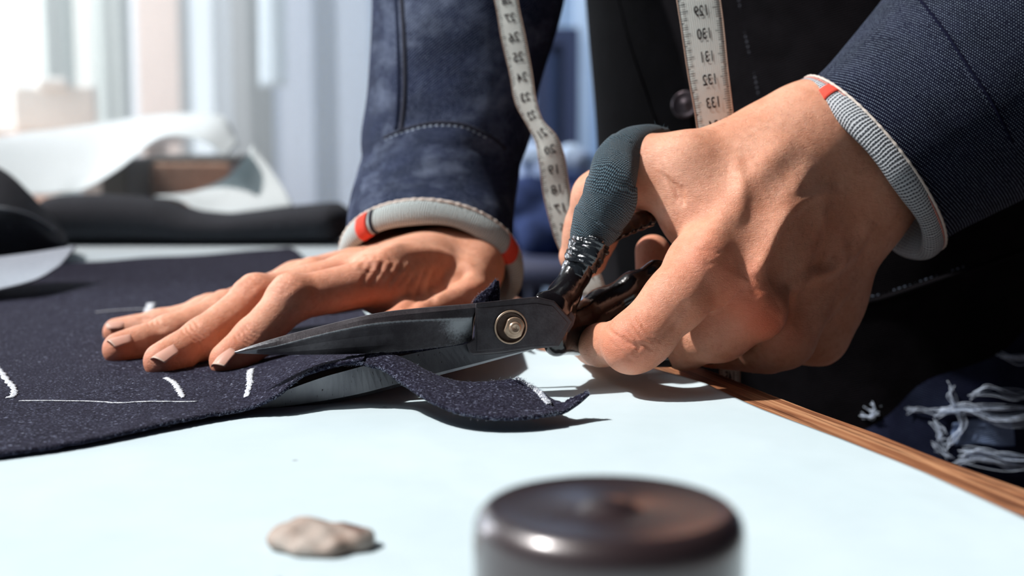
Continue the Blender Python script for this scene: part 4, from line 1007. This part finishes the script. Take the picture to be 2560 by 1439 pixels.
# sleeve over the wrist of the cutting hand
ff2 = folds(21, .014, 5, (.6, 1.6), 5)
def fr2(th, s): return 1+(ff2(th, s)-1)*min(1, s*4+.15)
def rg(cx, cy, y, ux, uy, hu, hv, vx=.0, vz=.0):
    u = np.array([ux, 0, -uy], float); u /= np.linalg.norm(u); return (P(cx, cy, y), u*hu, np.array([vx, -1, vz])*hv)
s2 = [rg(2178, 412, .680, .62, .80, 0.0485, 0.0392, .10, .08), rg(2230, 372, .684, .62, .80, 0.0496, 0.0403, .1, .08), rg(2300, 318, .693, .63, .79, 0.0534, 0.0436, .1, .06), rg(2390, 250, .704, .66, .76, 0.0589, 0.0480, .1, .05), rg(2480, 175, .717, .70, .72, 0.0643, 0.0523, .1, .05),
      rg(2600, 60, .737, .76, .66, 0.0698, 0.0567, .1, .1), rg(2740, -120, .770, .86, .5, 0.0719, 0.0600, .1, .2), ((.315, .80, .27), (.070, .0, -.02), (0, -.058, .02)), ((.32, .815, .36), (.068, .0, -.01), (0, -.06, .02)), ((.32, .82, .46), (.070, .0, 0), (0, -.066, .01))]
S2G = loft(s2, 160, 220, fr2)
sl2 = loft_obj('sleeve', S2G, M['sleeve_near'], man, .0018, label='crisp dark twill sleeve turned back over the wrist of the cutting hand')
ax2 = np.array([-.72, -.06, -.50])*1.0
C2 = cuff(S2G, None, None, .0090, .0042, ax2, .10, 2.4)
c2 = loft_obj('cuff_lining', C2, M['lining_near'], sl2)
selv(S2G, sl2, .0007, (0, 0, 0), M['selvedge']); selv(S2G, sl2, .0005, (-.0012, 0, -.0008), M['selvedge_pink'], 'selvedge', .9)
j = thindex(C2, 10, 2042, 255); band_on(C2, 2, 26, j-2, j+2, M['red'], sl2, 'red_band', label='red woven stripe')
seamline(S2G, [(2290, 5), (2352, 85), (2412, 175), (2470, 262), (2520, 360)], .00032, M['mid_thread'], sl2, 'stitching', dash=.0030); seamline(S2G, [(2300, 0), (2362, 80), (2422, 170), (2480, 257), (2530, 355)], .0009, M['sleeve_near'], sl2, 'seam')

# jeans
fjn = folds(31, .02, 6, (.5, 2), 7)
hip = [tr(.225, .955, .015, .170, .128), tr(.225, .95, -.04, .172, .130), tr(.225, .945, -.10, .176, .134), tr(.225, .95, -.17, .172, .128)]
HG = loft(hip, 160, 60, fjn)
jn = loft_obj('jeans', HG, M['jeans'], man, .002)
for sx_, cx_, cy_ in ((1, .265, .875), (-1, .18, 1.03)):
    lg = [tr(cx_, cy_, -.10, .098, .110), tr(cx_, cy_, -.25, .090, .098), tr(cx_, cy_-.005, -.45, .070, .076), tr(cx_, cy_, -.65, .062, .066), tr(cx_, cy_+.005, -.872, .060, .070)]
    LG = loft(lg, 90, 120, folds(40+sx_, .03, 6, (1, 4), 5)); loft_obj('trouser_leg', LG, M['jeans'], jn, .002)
    if sx_ == 1: LG1 = LG
    sh_ = Field((cx_-.16, cy_-.26, -OZ-.005), (cx_+.07, cy_+.12, -OZ+.13), .005)
    hd_ = np.array([-.45, -.89, 0]); b0 = np.array([cx_, cy_, -OZ+.034])
    sh_.cone(b0-hd_*.03, b0+hd_*.15, .037, .032, .01, sq=((0, 0, 1), .85)); sh_.cone(b0+np.array([0, 0, .02]), b0+np.array([0, 0, .07]), .042, .045, .02)
    Vs, Fs = sh_.net(); Vs = smooth_mesh(Vs, Fs, 2); Vs[:, 2] = np.maximum(Vs[:, 2], -OZ+.002); mesh('shoe', Vs, Fs, M['tin'], man)
bc = near_front(HG, 1985, 912); button(bc+np.array([-.002, -.004, 0]), .0088, M['dull_metal'], jn, 'metal_button')
seamline(G_, [(2110, 752), (2200, 735), (2330, 692), (2450, 652), (2600, 600)], .0005, M['mid_thread'], jk, 'stitching', dash=.0030); seamline(G_, [(2110, 764), (2200, 747), (2330, 704), (2450, 664), (2600, 612)], .0018, M['jacket'], jk, 'hem_edge')

# ------------------------------------------------------------------ tape measure hung round the neck, both ends in front
tm = empty('tape_measure', tuple(P(1760, 200, .686)), label='white cloth tape measure hung round the neck, both ends dangling', cat='tape measure')
txt_cache = {}
def text_mesh(sx_):
    if sx_ not in txt_cache:
        cu = bpy.data.curves.new('t', 'FONT'); cu.body = sx_; cu.size = 1.0; cu.align_x = 'CENTER'; cu.resolution_u = 3; cu.offset = .012
        ob = bpy.data.objects.new('t', cu); C.objects.link(ob); dg = bpy.context.evaluated_depsgraph_get(); me = bpy.data.meshes.new_from_object(ob.evaluated_get(dg))
        V = np.array([v.co[:2] for v in me.vertices]); F = [tuple(p.vertices) for p in me.polygons]
        bpy.data.objects.remove(ob); bpy.data.curves.remove(cu); bpy.data.meshes.remove(me); txt_cache[sx_] = (V, F)
    return txt_cache[sx_]
def ribbon(ctrl, nums, n=400):
    """ctrl: (px, py, y, half width px, turn) ; widths turn about the length. nums: list of (row px, number)"""
    A = cr(np.array([[*P(a, b, y), hw*sc(y), tw, py_] for (a, b, y, hw, tw), py_ in zip(ctrl, [c[1] for c in ctrl])], float), n)
    c, hw, tw, rowpx = A[:, :3], A[:, 3], A[:, 4], proj(A[:, :3])[:, 1]
    t = np.gradient(c, axis=0); t /= np.linalg.norm(t, axis=1)[:, None]
    wd = np.cross(t, (0, -1, 0.0)); wd /= np.linalg.norm(wd, axis=1)[:, None]; wd *= np.sign(wd[:, :1]); nn = np.cross(t, wd); nn *= -np.sign(nn[:, 1:2])
    full = .0095; wv = wd*np.cos(tw)[:, None]+nn*np.sin(tw)[:, None]; nn2 = np.cross(t, wv); nn2 *= -np.sign(nn2[:, 1:2])
    def at(i, u, lift=0):
        i = np.clip(i, 0, n-1.001); k = int(i); f = i-k; g = lambda a: a[k]*(1-f)+a[k+1]*f
        bend = .10*u*u
        return g(c)+g(wv)*u*g(hw)+g(nn2)*(lift+.0006*(1-u*u))
    us = np.linspace(-1, 1, 9); G_ = np.array([[at(i, u) for u in us] for i in range(n)])
    o = sheet('tape_strip', G_, M['tape'], tm); mod_solid(o, .0004)
    for sgn in (-1, 1):
        Ge = np.array([[at(i, sgn*u, .00025) for u in (.955, 1.005)] for i in range(n)]); e = sheet('tape_edge', Ge, M['tape_edge'], tm); mod_solid(e, .0003)
    quads = []
    def bar(i, u0, u1, wpx_i):
        quads.append((np.array([at(i-wpx_i, u0, .0004), at(i-wpx_i, u1, .0004), at(i+wpx_i, u1, .0004), at(i+wpx_i, u0, .0004)]), [(0, 1, 2, 3)]))
    irow = lambda r: np.interp(r, rowpx, np.arange(n)) if rowpx[-1] > rowpx[0] else 0
    for k in range(len(nums)):
        r, num, gap = nums[k]; i0 = irow(r+gap*.40); i1 = irow(r-gap*.60); per = i0-i1
        bar(i0, -1, 1, per*.022)
        for m_ in range(1, 10):
            im = i0-per*m_/10; ln = .40 if m_ == 5 else .30
            bar(im, -.97, -.97+ln, per*.012); bar(im, .97-ln, .97, per*.012)
        V, F = text_mesh(str(num)); hgt = .46*per; sz = hgt/.70; full_w = None
        mm_i = per/10; hwk = float(np.interp(irow(r), np.arange(n), hw)); us_ = (.0066/.70)/ (max(hwk, .007))
        sx_ = .62 if num > 99 else .85
        q = np.array([at(irow(r)+hgt*.42-v[1]*sz, -v[0]*us_*sx_*.82 + .04, .00045) for v in V])
        mesh('printed_number', q, F, M['ink'], tm, smooth=False)
    mesh('printed_ticks', *join(quads), M['ink'], tm, smooth=False, kind='stuff')
# end over the jacket front: 129 ... 145
r_ctrl = [(1700, -420, .735, 52, 0), (1722, -200, .705, 54, 0), (1738, -60, .692, 54, 0), (1755, 60, .688, 53, 0), (1770, 180, .686, 50, .1), (1786, 290, .686, 47, .1), (1800, 420, .686, 46, .1), (1812, 600, .686, 44, .1), (1820, 760, .686, 40, .1), (1824, 880, .686, 27, .15), (1824, 1000, .686, 27, .15), (1822, 1090, .686, 27, .15)]
ribbon(r_ctrl, [(30+57*(k-129), k, 57) for k in range(127, 147)], 460)
l_ctrl = [(1190, -560, .77, 46, 0), (1218, -300, .765, 46, 0), (1244, -120, .762, 42, 0), (1266, 0, .760, 29, .1), (1283, 90, .758, 30, .1), (1302, 180, .756, 28, .1), (1314, 250, .754, 27, .2), (1340, 310, .752, 22, .4), (1368, 355, .750, 31, .4), (1380, 400, .750, 33, .1), (1390, 470, .750, 34, 0), (1402, 530, .748, 33, 0), (1425, 600, .746, 34, 0), (1460, 670, .744, 32, 0), (1482, 720, .742, 30, 0), (1492, 780, .742, 30, 0), (1494, 840, .742, 30, 0)]
lr = [(-42, 29, 46), (3, 28, 46), (47, 27, 48), (95, 26, 49), (145, 25, 50), (195, 24, 48), (245, 23, 47), (290, 22, 43), (335, 21, 43), (375, 20, 45), (425, 19, 49), (475, 18, 49), (522, 17, 47), (568, 16, 46), (610, 15, 42), (650, 14, 40), (692, 13, 42), (736, 12, 45), (780, 11, 45)]
ribbon(l_ctrl, lr, 420)

# ------------------------------------------------------------------ nearest things on the table
tc_ = P(1522, 1262, .3060); tz = tc_[2]; R0 = .0300
prof = [(.0005, 0), (R0-.0012, 0), (R0-.0002, .001), (R0, .0025), (R0, tz-.0070), (R0-.0003, tz-.0048), (R0-.0011, tz-.0030), (R0-.0024, tz-.0016), (R0-.0036, tz-.0009), (R0-.0042, tz-.0012), (R0-.0062, tz-.0015), (R0-.012, tz-.0017), (.0085, tz-.0018), (.0065, tz-.0014), (.0050, tz-.0003), (.0034, tz+.0004), (.0005, tz+.0006)]
V, F = lathe(prof, (tc_[0], tc_[1], .0009)); wt = mesh('pattern_weight', V, F, M['tin'], label='round blackened metal pattern weight standing in the foreground on white paper', cat='weight'); bm_fix(wt)
# tailor's soapstone
cs = T(803, 1372); out_ = [(-145, -5), (-128, 40), (-70, 58), (-5, 66), (60, 60), (120, 36), (146, 2), (120, -38), (70, -52), (30, -50), (-5, -62), (-60, -70), (-110, -48)]
f = Field((cs[0]-.024, cs[1]-.026, -.001), (cs[0]+.024, cs[1]+.026, .014), .0005)
s_ = cs[1]/FPX
f.cone(cs+np.array([-.0090, .0, .0030]), cs+np.array([.0095, -.001, .0026]), .0062, .0050, .003, sq=((0, 0, 1), .62)); f.cone(cs+np.array([-.0050, .0035, .0050]), cs+np.array([-.0010, .0020, .0050]), .0046, .0040, .003, sq=((0, 0, 1), .7))
f.cone(cs+np.array([.0060, .0035, .0030]), cs+np.array([.0105, .0020, .0026]), .0040, .0036, .003, sq=((0, 0, 1), .8)); f.cone(cs+np.array([-.004, -.006, .0022]), cs+np.array([.003, -.0068, .0022]), .0040, .0040, .003, sq=((0, 0, 1), .6))
V, F = f.net(); V = smooth_mesh(V, F, 3); V[:, 2] = np.maximum(V[:, 2], .0009); 
V[:, 2] += .0004*np.sin(V[:, 0]*700)*np.sin(V[:, 1]*600)*(V[:, 2] > .003)
mesh('soapstone', V, F, M['stone'], label='small worn grey soapstone lump lying at the front on white paper', cat='chalk')

# ------------------------------------------------------------------ farther things on the table, out of focus
def rollbody(name, px0, px1, pyb, pyt0, pyt1, y, m, **k):
    a, b = P(px0, pyb, y), P(px1, pyb, y); parts = []; n = 40; G_ = []
    for i in range(n):
        u = i/(n-1); x = a[0]+(b[0]-a[0])*u; yy_ = y+.0*u; top_ = P(0, np.interp(u, np.linspace(0, 1, len(pyt0)), pyt0), y)[2]; bot = 0.0008
        hh = (top_-bot)/2; e = max(.25, math.sin(min(1, min(u, 1-u)*14+.12)*math.pi/2))
        th = np.arange(32)*2*math.pi/32; G_.append(np.stack([np.full(32, x), yy_+.055*e*np.sign(np.cos(th))*np.abs(np.cos(th))**.8, bot+hh*(1+(.97*e+.03)*np.sign(np.sin(th))*np.abs(np.sin(th))**.75)], 1))
    G_ = np.array(G_); V = G_.reshape(-1, 3); V[:, 2] = np.maximum(V[:, 2], bot); F = gridfaces(n, 32, True)+[tuple(range(32)), tuple(range((n-1)*32, n*32))[::-1]]
    o = mesh(name, V, F, m, **k); bm_fix(o); return o
rollbody('cloth_bolt', 95, 884, 622, [492, 487, 486, 490, 500, 528, 535, 526, 516, 508, 503], None, 1.335, M['dark_cloth'], label='long flat bolt of charcoal cloth lying across the table behind the hand', cat='cloth bolt')
# folded dark garment at the left with a pale welt
g0 = [[P(-260, 640, 1.12), P(-120, 640, 1.12), P(20, 640, 1.12), P(130, 638, 1.12), P(162, 634, 1.13)],
      [P(-260, 520, 1.10), P(-120, 520, 1.10), P(10, 530, 1.10), P(120, 590, 1.12), P(166, 612, 1.14)],
      [P(-260, 410, 1.17), P(-120, 400, 1.17), P(0, 425, 1.17), P(90, 505, 1.18), P(165, 590, 1.18)],
      [P(-260, 470, 1.24), P(-120, 470, 1.24), P(0, 480, 1.24), P(90, 540, 1.24), P(165, 610, 1.22)],
      [P(-260, 590, 1.265), P(-120, 590, 1.265), P(20, 595, 1.265), P(110, 600, 1.26), P(168, 620, 1.25)]]
G_ = patch(g0, 50, 50); G_[..., 2] = np.maximum(G_[..., 2], .002)
gm = sheet('folded_garment', G_, M['dark_cloth'], thick=.003, label='folded charcoal garment with a pale curved seam at the far left', cat='garment')
seamline(G_, [(-200, 515), (-60, 515), (40, 530), (95, 552), (135, 580)], .0022, plain('pale_piping', (.22, .25, .28), .8), gm, 'piping', lift=.002)
# turned-back flap with pale reverse, nearer, in front of the garment
fl = [[P(-300, 760, .86), P(-150, 745, .87), P(-60, 735, .88), P(0, 724, .895), P(90, 700, .915), P(150, 665, .95)],
      [P(-300, 715, .90), P(-150, 705, .91), P(-60, 698, .92), P(0, 690, .93), P(90, 668, .95), P(172, 640, .97)],
      [P(-300, 665, .95), P(-150, 660, .96), P(-60, 652, .97), P(0, 644, .98), P(90, 632, .985), P(190, 616, .99)]]
G_ = patch(fl, 30, 60); G_[..., 2] = np.maximum(G_[..., 2], .004)
sheet('cloth_flap', G_, M['grey_flap'], thick=.0014, label='pale grey reverse of a turned-up cloth corner at the left edge', cat='cloth')
# curled pattern papers
pc_ = [[P(-220, 400, 1.45), P(-60, 455, 1.45), P(80, 484, 1.45), P(150, 480, 1.46), P(208, 474, 1.47), P(300, 420, 1.49), P(400, 345, 1.52), P(500, 350, 1.50), P(565, 392, 1.48)],
       [P(-220, 360, 1.55), P(-60, 385, 1.55), P(60, 410, 1.55), P(160, 420, 1.55), P(250, 415, 1.55), P(330, 370, 1.56), P(410, 325, 1.58), P(520, 322, 1.54), P(582, 372, 1.50)],
       [P(-220, 330, 1.66), P(-60, 342, 1.66), P(60, 350, 1.66), P(160, 352, 1.66), P(260, 345, 1.66), P(350, 318, 1.66), P(430, 295, 1.66), P(540, 300, 1.58), P(596, 358, 1.52)],
       [P(-220, 345, 1.78), P(-60, 350, 1.78), P(60, 332, 1.78), P(160, 322, 1.78), P(270, 305, 1.78), P(370, 290, 1.76), P(470, 283, 1.72), P(560, 292, 1.62), P(590, 345, 1.54)]]
sheet('pattern_paper', patch(pc_, 60, 90), M['paper2'], thick=.0008, label='big white pattern paper curling over at its right end', cat='paper')
pk = [[P(385, 490, 1.50), P(450, 500, 1.47), P(520, 537, 1.43), P(620, 528, 1.44), P(733, 513, 1.46)],
      [P(480, 480, 1.52), P(520, 490, 1.50), P(570, 495, 1.49), P(640, 485, 1.49), P(712, 475, 1.49)],
      [P(560, 447, 1.54), P(585, 445, 1.53), P(610, 445, 1.52), P(645, 435, 1.52), P(682, 430, 1.52)],
      [P(606, 405, 1.55), P(618, 400, 1.545), P(630, 398, 1.54), P(641, 396, 1.54), P(656, 396, 1.54)],
      [P(629, 367, 1.56), P(632, 364, 1.555), P(634, 361, 1.55), P(636, 364, 1.55), P(639, 368, 1.55)]]
sheet('pattern_paper', patch(pk, 50, 50), M['paper2'], thick=.0008, label='white paper sheet with its corner curling up into a peak', cat='paper')
# small things on the far end of the table
def boxed(name, px0, px1, py0, py1, y, dep, m, z0=None, **k):
    a, b = P(px0, py1, y), P(px1, py0, y); V, F = box((a[0], y, a[2] if z0 is None else z0), (b[0], y+dep, b[2])); o = mesh(name, V, F, m, smooth=False, **k); mod_bev(o, .004, 2); return o
M['dim_grey'] = plain('dim_grey', (.10, .11, .11), .8); M['mid_grey'] = plain('mid_grey', (.34, .37, .38), .8)
boxed('wooden_box', 318, 575, 408, 447, 1.92, .12, M['pale_wood'], .0005, label='low pale wooden box under the curled pattern paper', cat='box')
boxed('cloth_stack', 250, 316, 400, 455, 1.80, .14, M['dim_grey'], .0005, label='small dark folded cloth beside the pale wooden box', cat='cloth')
boxed('fabric_swatch_book', 345, 600, 392, 408, 1.93, .13, M['dim_grey'], P(0, 408, 1.92)[2]+.001, label='dark flat swatch book lying on the pale wooden box', cat='book')
# hanging garments behind the table, on a rail
M['rail'] = plain('rail_metal', (.25, .27, .3), .4, .8)
M['cloth_grey'] = plain('grey_coat', (.15, .18, .19), .9); M['cloth_sage'] = plain('sage_cloth', (.46, .56, .52), .9); M['cloth_ice'] = plain('ice_cloth', (.62, .80, .88), .9); M['cloth_cream'] = plain('cream_cloth', (.75, .66, .58), .9)
def hanging(name, px0, px1, py0, py1, y, m, seed, label, cat='garment', taper=.0, dep=.05, sh_=.12, **k):
    a, b = P(px0, py0, y), P(px1, py1, y); cx_, hw = (a[0]+b[0])/2, (b[0]-a[0])/2; z1, z0 = a[2], b[2]; fo = folds(seed, .10, 5, (.2, .6), 9); n = 50
    rings = []
    for i in range(8):
        u = i/7; z = z1+(z0-z1)*u; w_ = hw*(1-sh_*math.exp(-u*9)+taper*u); rings.append(((cx_+taper*hw*u*.0, y, z), (w_, 0, 0), (0, -dep*(.35+.65*min(1, u*5)), 0)))
    G_ = loft(rings, 96, n, fo); V = G_.reshape(-1, 3); F = gridfaces(n, 96, True)+[tuple(range(96))[::-1], tuple(range((n-1)*96, n*96))]
    o = mesh(name, V, F, m, label=label, cat=cat, **k); bm_fix(o); return o
V, F = tube([(-2.6, 3.9, 1.20), (-.2, 3.9, 1.20)], .016, 16); rl = mesh('garment_rail', V, F, M['rail'], label='metal clothes rail on two posts behind the table', cat='rail')
for x in (-2.55, -.25): mesh('post', *tube([(x, 3.9, -OZ), (x, 3.9, 1.20)], .016, 16), M['rail'], rl)
ZT = 1.18
def hang2(px0, px1, pyb, m, seed, label, y=3.9, ztop=ZT, dep=.06, name='hanging_garment'):
    a, b = P(px0, pyb, y), P(px1, pyb, y); pyt = proj(np.array([a[0], y, ztop]))[1]
    return hanging(name, px0, px1, pyt, pyb, y, m, seed, label, dep=dep)
o = hang2(558, 692, 700, M['cloth_grey'], 5, 'long grey coat hanging between the pale pattern and the window')
a, b = P(558, 40, 3.9), P(690, 40, 3.9)
hang2(628, 716, 216, M['cloth_ice'], 6, 'pale blue pattern card hanging over the grey coat', y=3.78, dep=.02, name='hanging_pattern')
hang2(54, 198, 620, M['cloth_sage'], 8, 'sage grey garment hanging behind the white clipboard', dep=.07)
hang2(206, 342, 640, M['cloth_sage'], 9, 'sage grey garment hanging beside the pale timber post', dep=.05)
# white clip board and the desk it stands on
dk = empty('side_desk', (-1.1, 2.9, -OZ), label='low brown side desk behind the table under the white clipboard', cat='desk')
a, b = P(-300, 332, 2.9), P(330, 332, 2.9); zt = a[2]
mesh('desk_top', *box((a[0], 2.75, zt-.03), (b[0], 3.35, zt)), M['pale_wood'], dk, smooth=False)
for x in (a[0]+.03, b[0]-.07):
    for y in (2.78, 3.28): mesh('leg', *box((x, y, -OZ), (x+.04, y+.04, zt-.03)), M['pale_wood'], dk, smooth=False)
M['ivory'] = plain('ivory_board', (.90, .97, .92), .8)
a, b = P(30, 332, 3.0), P(238, 212, 3.0); cb = mesh('clipboard', *box((a[0], 3.0, zt), (b[0], 3.02, b[2])), M['ivory'], smooth=False, label='white board with a rounded clip standing on the side desk', cat='clipboard'); mod_bev(cb, .012, 3)
a, b = P(95, 214, 3.0), P(170, 194, 3.0); q = mesh('clip', *box((a[0], 2.99, a[2]-.01), (b[0], 3.02, b[2])), M['ivory'], cb, smooth=False); mod_bev(q, .008, 3)
# denim heap on a low stool beyond the table, seen between sleeve and body
st_ = empty('stool', (.10, 2.15, -OZ), label='dark stool behind the tailor carrying a heap of denim', cat='stool')
zs = -.085
V, F = lathe([(.005, 0), (.17, 0), (.18, .01), (.18, .03), (.17, .04), (.005, .04)], (.10, 2.15, zs-.04), 48); mesh('seat', V, F, M['slate'], st_)
for k in range(4):
    an = k*math.pi/2+.6; mesh('leg', *tube([(.10+.11*math.cos(an), 2.15+.11*math.sin(an), zs-.035), (.10+.17*math.cos(an), 2.15+.17*math.sin(an), -OZ)], .014, 12), M['slate'], st_)
def heap(name, px, py, y, rpx, m, seed, label, sq=.6):
    s_ = sc(y); c = P(px, py, y); r = rpx*s_; f = Field(c-np.array([r*1.7, r*1.5, r*1.2]), c+np.array([r*1.7, r*1.5, r*1.2]), r/14); q = np.random.default_rng(seed)
    for _ in range(9):
        a = c+np.array([q.uniform(-.8, .8), q.uniform(-.5, .5), q.uniform(-.35, .25)])*r; f.cone(a, a+q.uniform(-.35, .35, 3)*r*np.array([1, 1, .3]), r*.5, r*.42, r*.12)
    V, F = f.net(); V = smooth_mesh(V, F, 2); V[:, 2] = np.maximum(V[:, 2], zs+.002 if name != 'x' else -9); return mesh(name, V, F, m, label=label, cat='cloth', uv=np.stack([V[:, 0], V[:, 2]+V[:, 1]*.5], 1))
heap('denim_heap', 1385, 530, 2.12, 150, M['jeans_blue'] if 'jeans_blue' in M else mat_denim('heap_denim', (.02, .035, .10), (.25, .33, .5), .0012, .3, .2), 5, 'dark blue denim heap on the stool behind the tailor')
heap('light_denim', 1392, 414, 2.14, 80, mat_denim('light_denim', (.34, .46, .72), (.6, .7, .85), .0012, .3, .2), 9, 'light blue folded denim on top of the dark denim heap')
# torn knee patches and hanging threads on the jeans
def threads(name, G_, items, r, m, parent):
    parts = []
    for pts, k in items:
        for i in range(int(k*2.2)):
            j_ = rng.normal(0, 7, (len(pts), 2)); q = cr(np.array(pts, float)+j_, 22); w_ = np.array([near_front(G_, x, y) for x, y in q]); w_ = smooth_line(smooth_line(w_)); w_[:, 1] -= .0022+abs(rng.normal(0, .0010)); parts.append(tube(w_, r*rng.uniform(.6, 1.2), 5))
    return mesh(name, *join(parts), m, parent, kind='stuff')
AG = np.concatenate([HG.reshape(-1, 3), LG1.reshape(-1, 3)])[None]
thr = [([(2342, 1024), (2400, 1016), (2470, 1020), (2600, 1015)], 4), ([(2345, 1030), (2420, 1020), (2480, 1045), (2600, 1030)], 4), ([(2350, 1022), (2440, 1025), (2500, 1052), (2600, 1048)], 3), ([(2390, 1030), (2402, 1060), (2390, 1090), (2370, 1112)], 5), ([(2335, 1055), (2350, 1070), (2345, 1085), (2360, 1100)], 5),
       ([(2330, 1110), (2350, 1125), (2370, 1140)], 4), ([(2400, 1130), (2450, 1128), (2510, 1140), (2600, 1142)], 6), ([(2395, 1150), (2450, 1145), (2520, 1160), (2600, 1165)], 5), ([(2140, 985), (2170, 1000), (2180, 1020)], 7), ([(2150, 1030), (2170, 1035), (2190, 1022)], 5), ([(2260, 1020), (2290, 1018), (2330, 1025)], 3), ([(2500, 885), (2540, 892), (2600, 885)], 5), ([(2370, 960), (2375, 990), (2385, 1015)], 4), ([(2420, 980), (2470, 968), (2540, 985), (2600, 975)], 3)]
threads('frayed_threads', AG, thr, .00020, M['bright_thread'], jn)
def patchon(pts_l, m, name, off=.0016):
    rows_ = [[near_front(AG, x, y)-np.array([0, off, 0]) for x, y in r_] for r_ in pts_l]; return sheet(name, patch(rows_, 20, 30), m, jn, thick=.0006)
patchon([[(2380, 1056), (2440, 1046), (2500, 1054), (2620, 1050)], [(2376, 1085), (2440, 1075), (2500, 1082), (2620, 1080)], [(2385, 1112), (2440, 1106), (2500, 1112), (2620, 1108)]], M['jeans_pale'], 'worn_patch')
patchon([[(2140, 985), (2165, 982), (2196, 985)], [(2148, 1005), (2172, 1000), (2190, 1008)], [(2150, 1035), (2170, 1030), (2185, 1030)]], M['jeans_pale'], 'worn_patch')

# ------------------------------------------------------------------ lift everything built from the table top to its real height above the floor
for o in SC.objects:
    if o.parent is None and o.type in ('MESH', 'EMPTY'): o.location.z += OZ
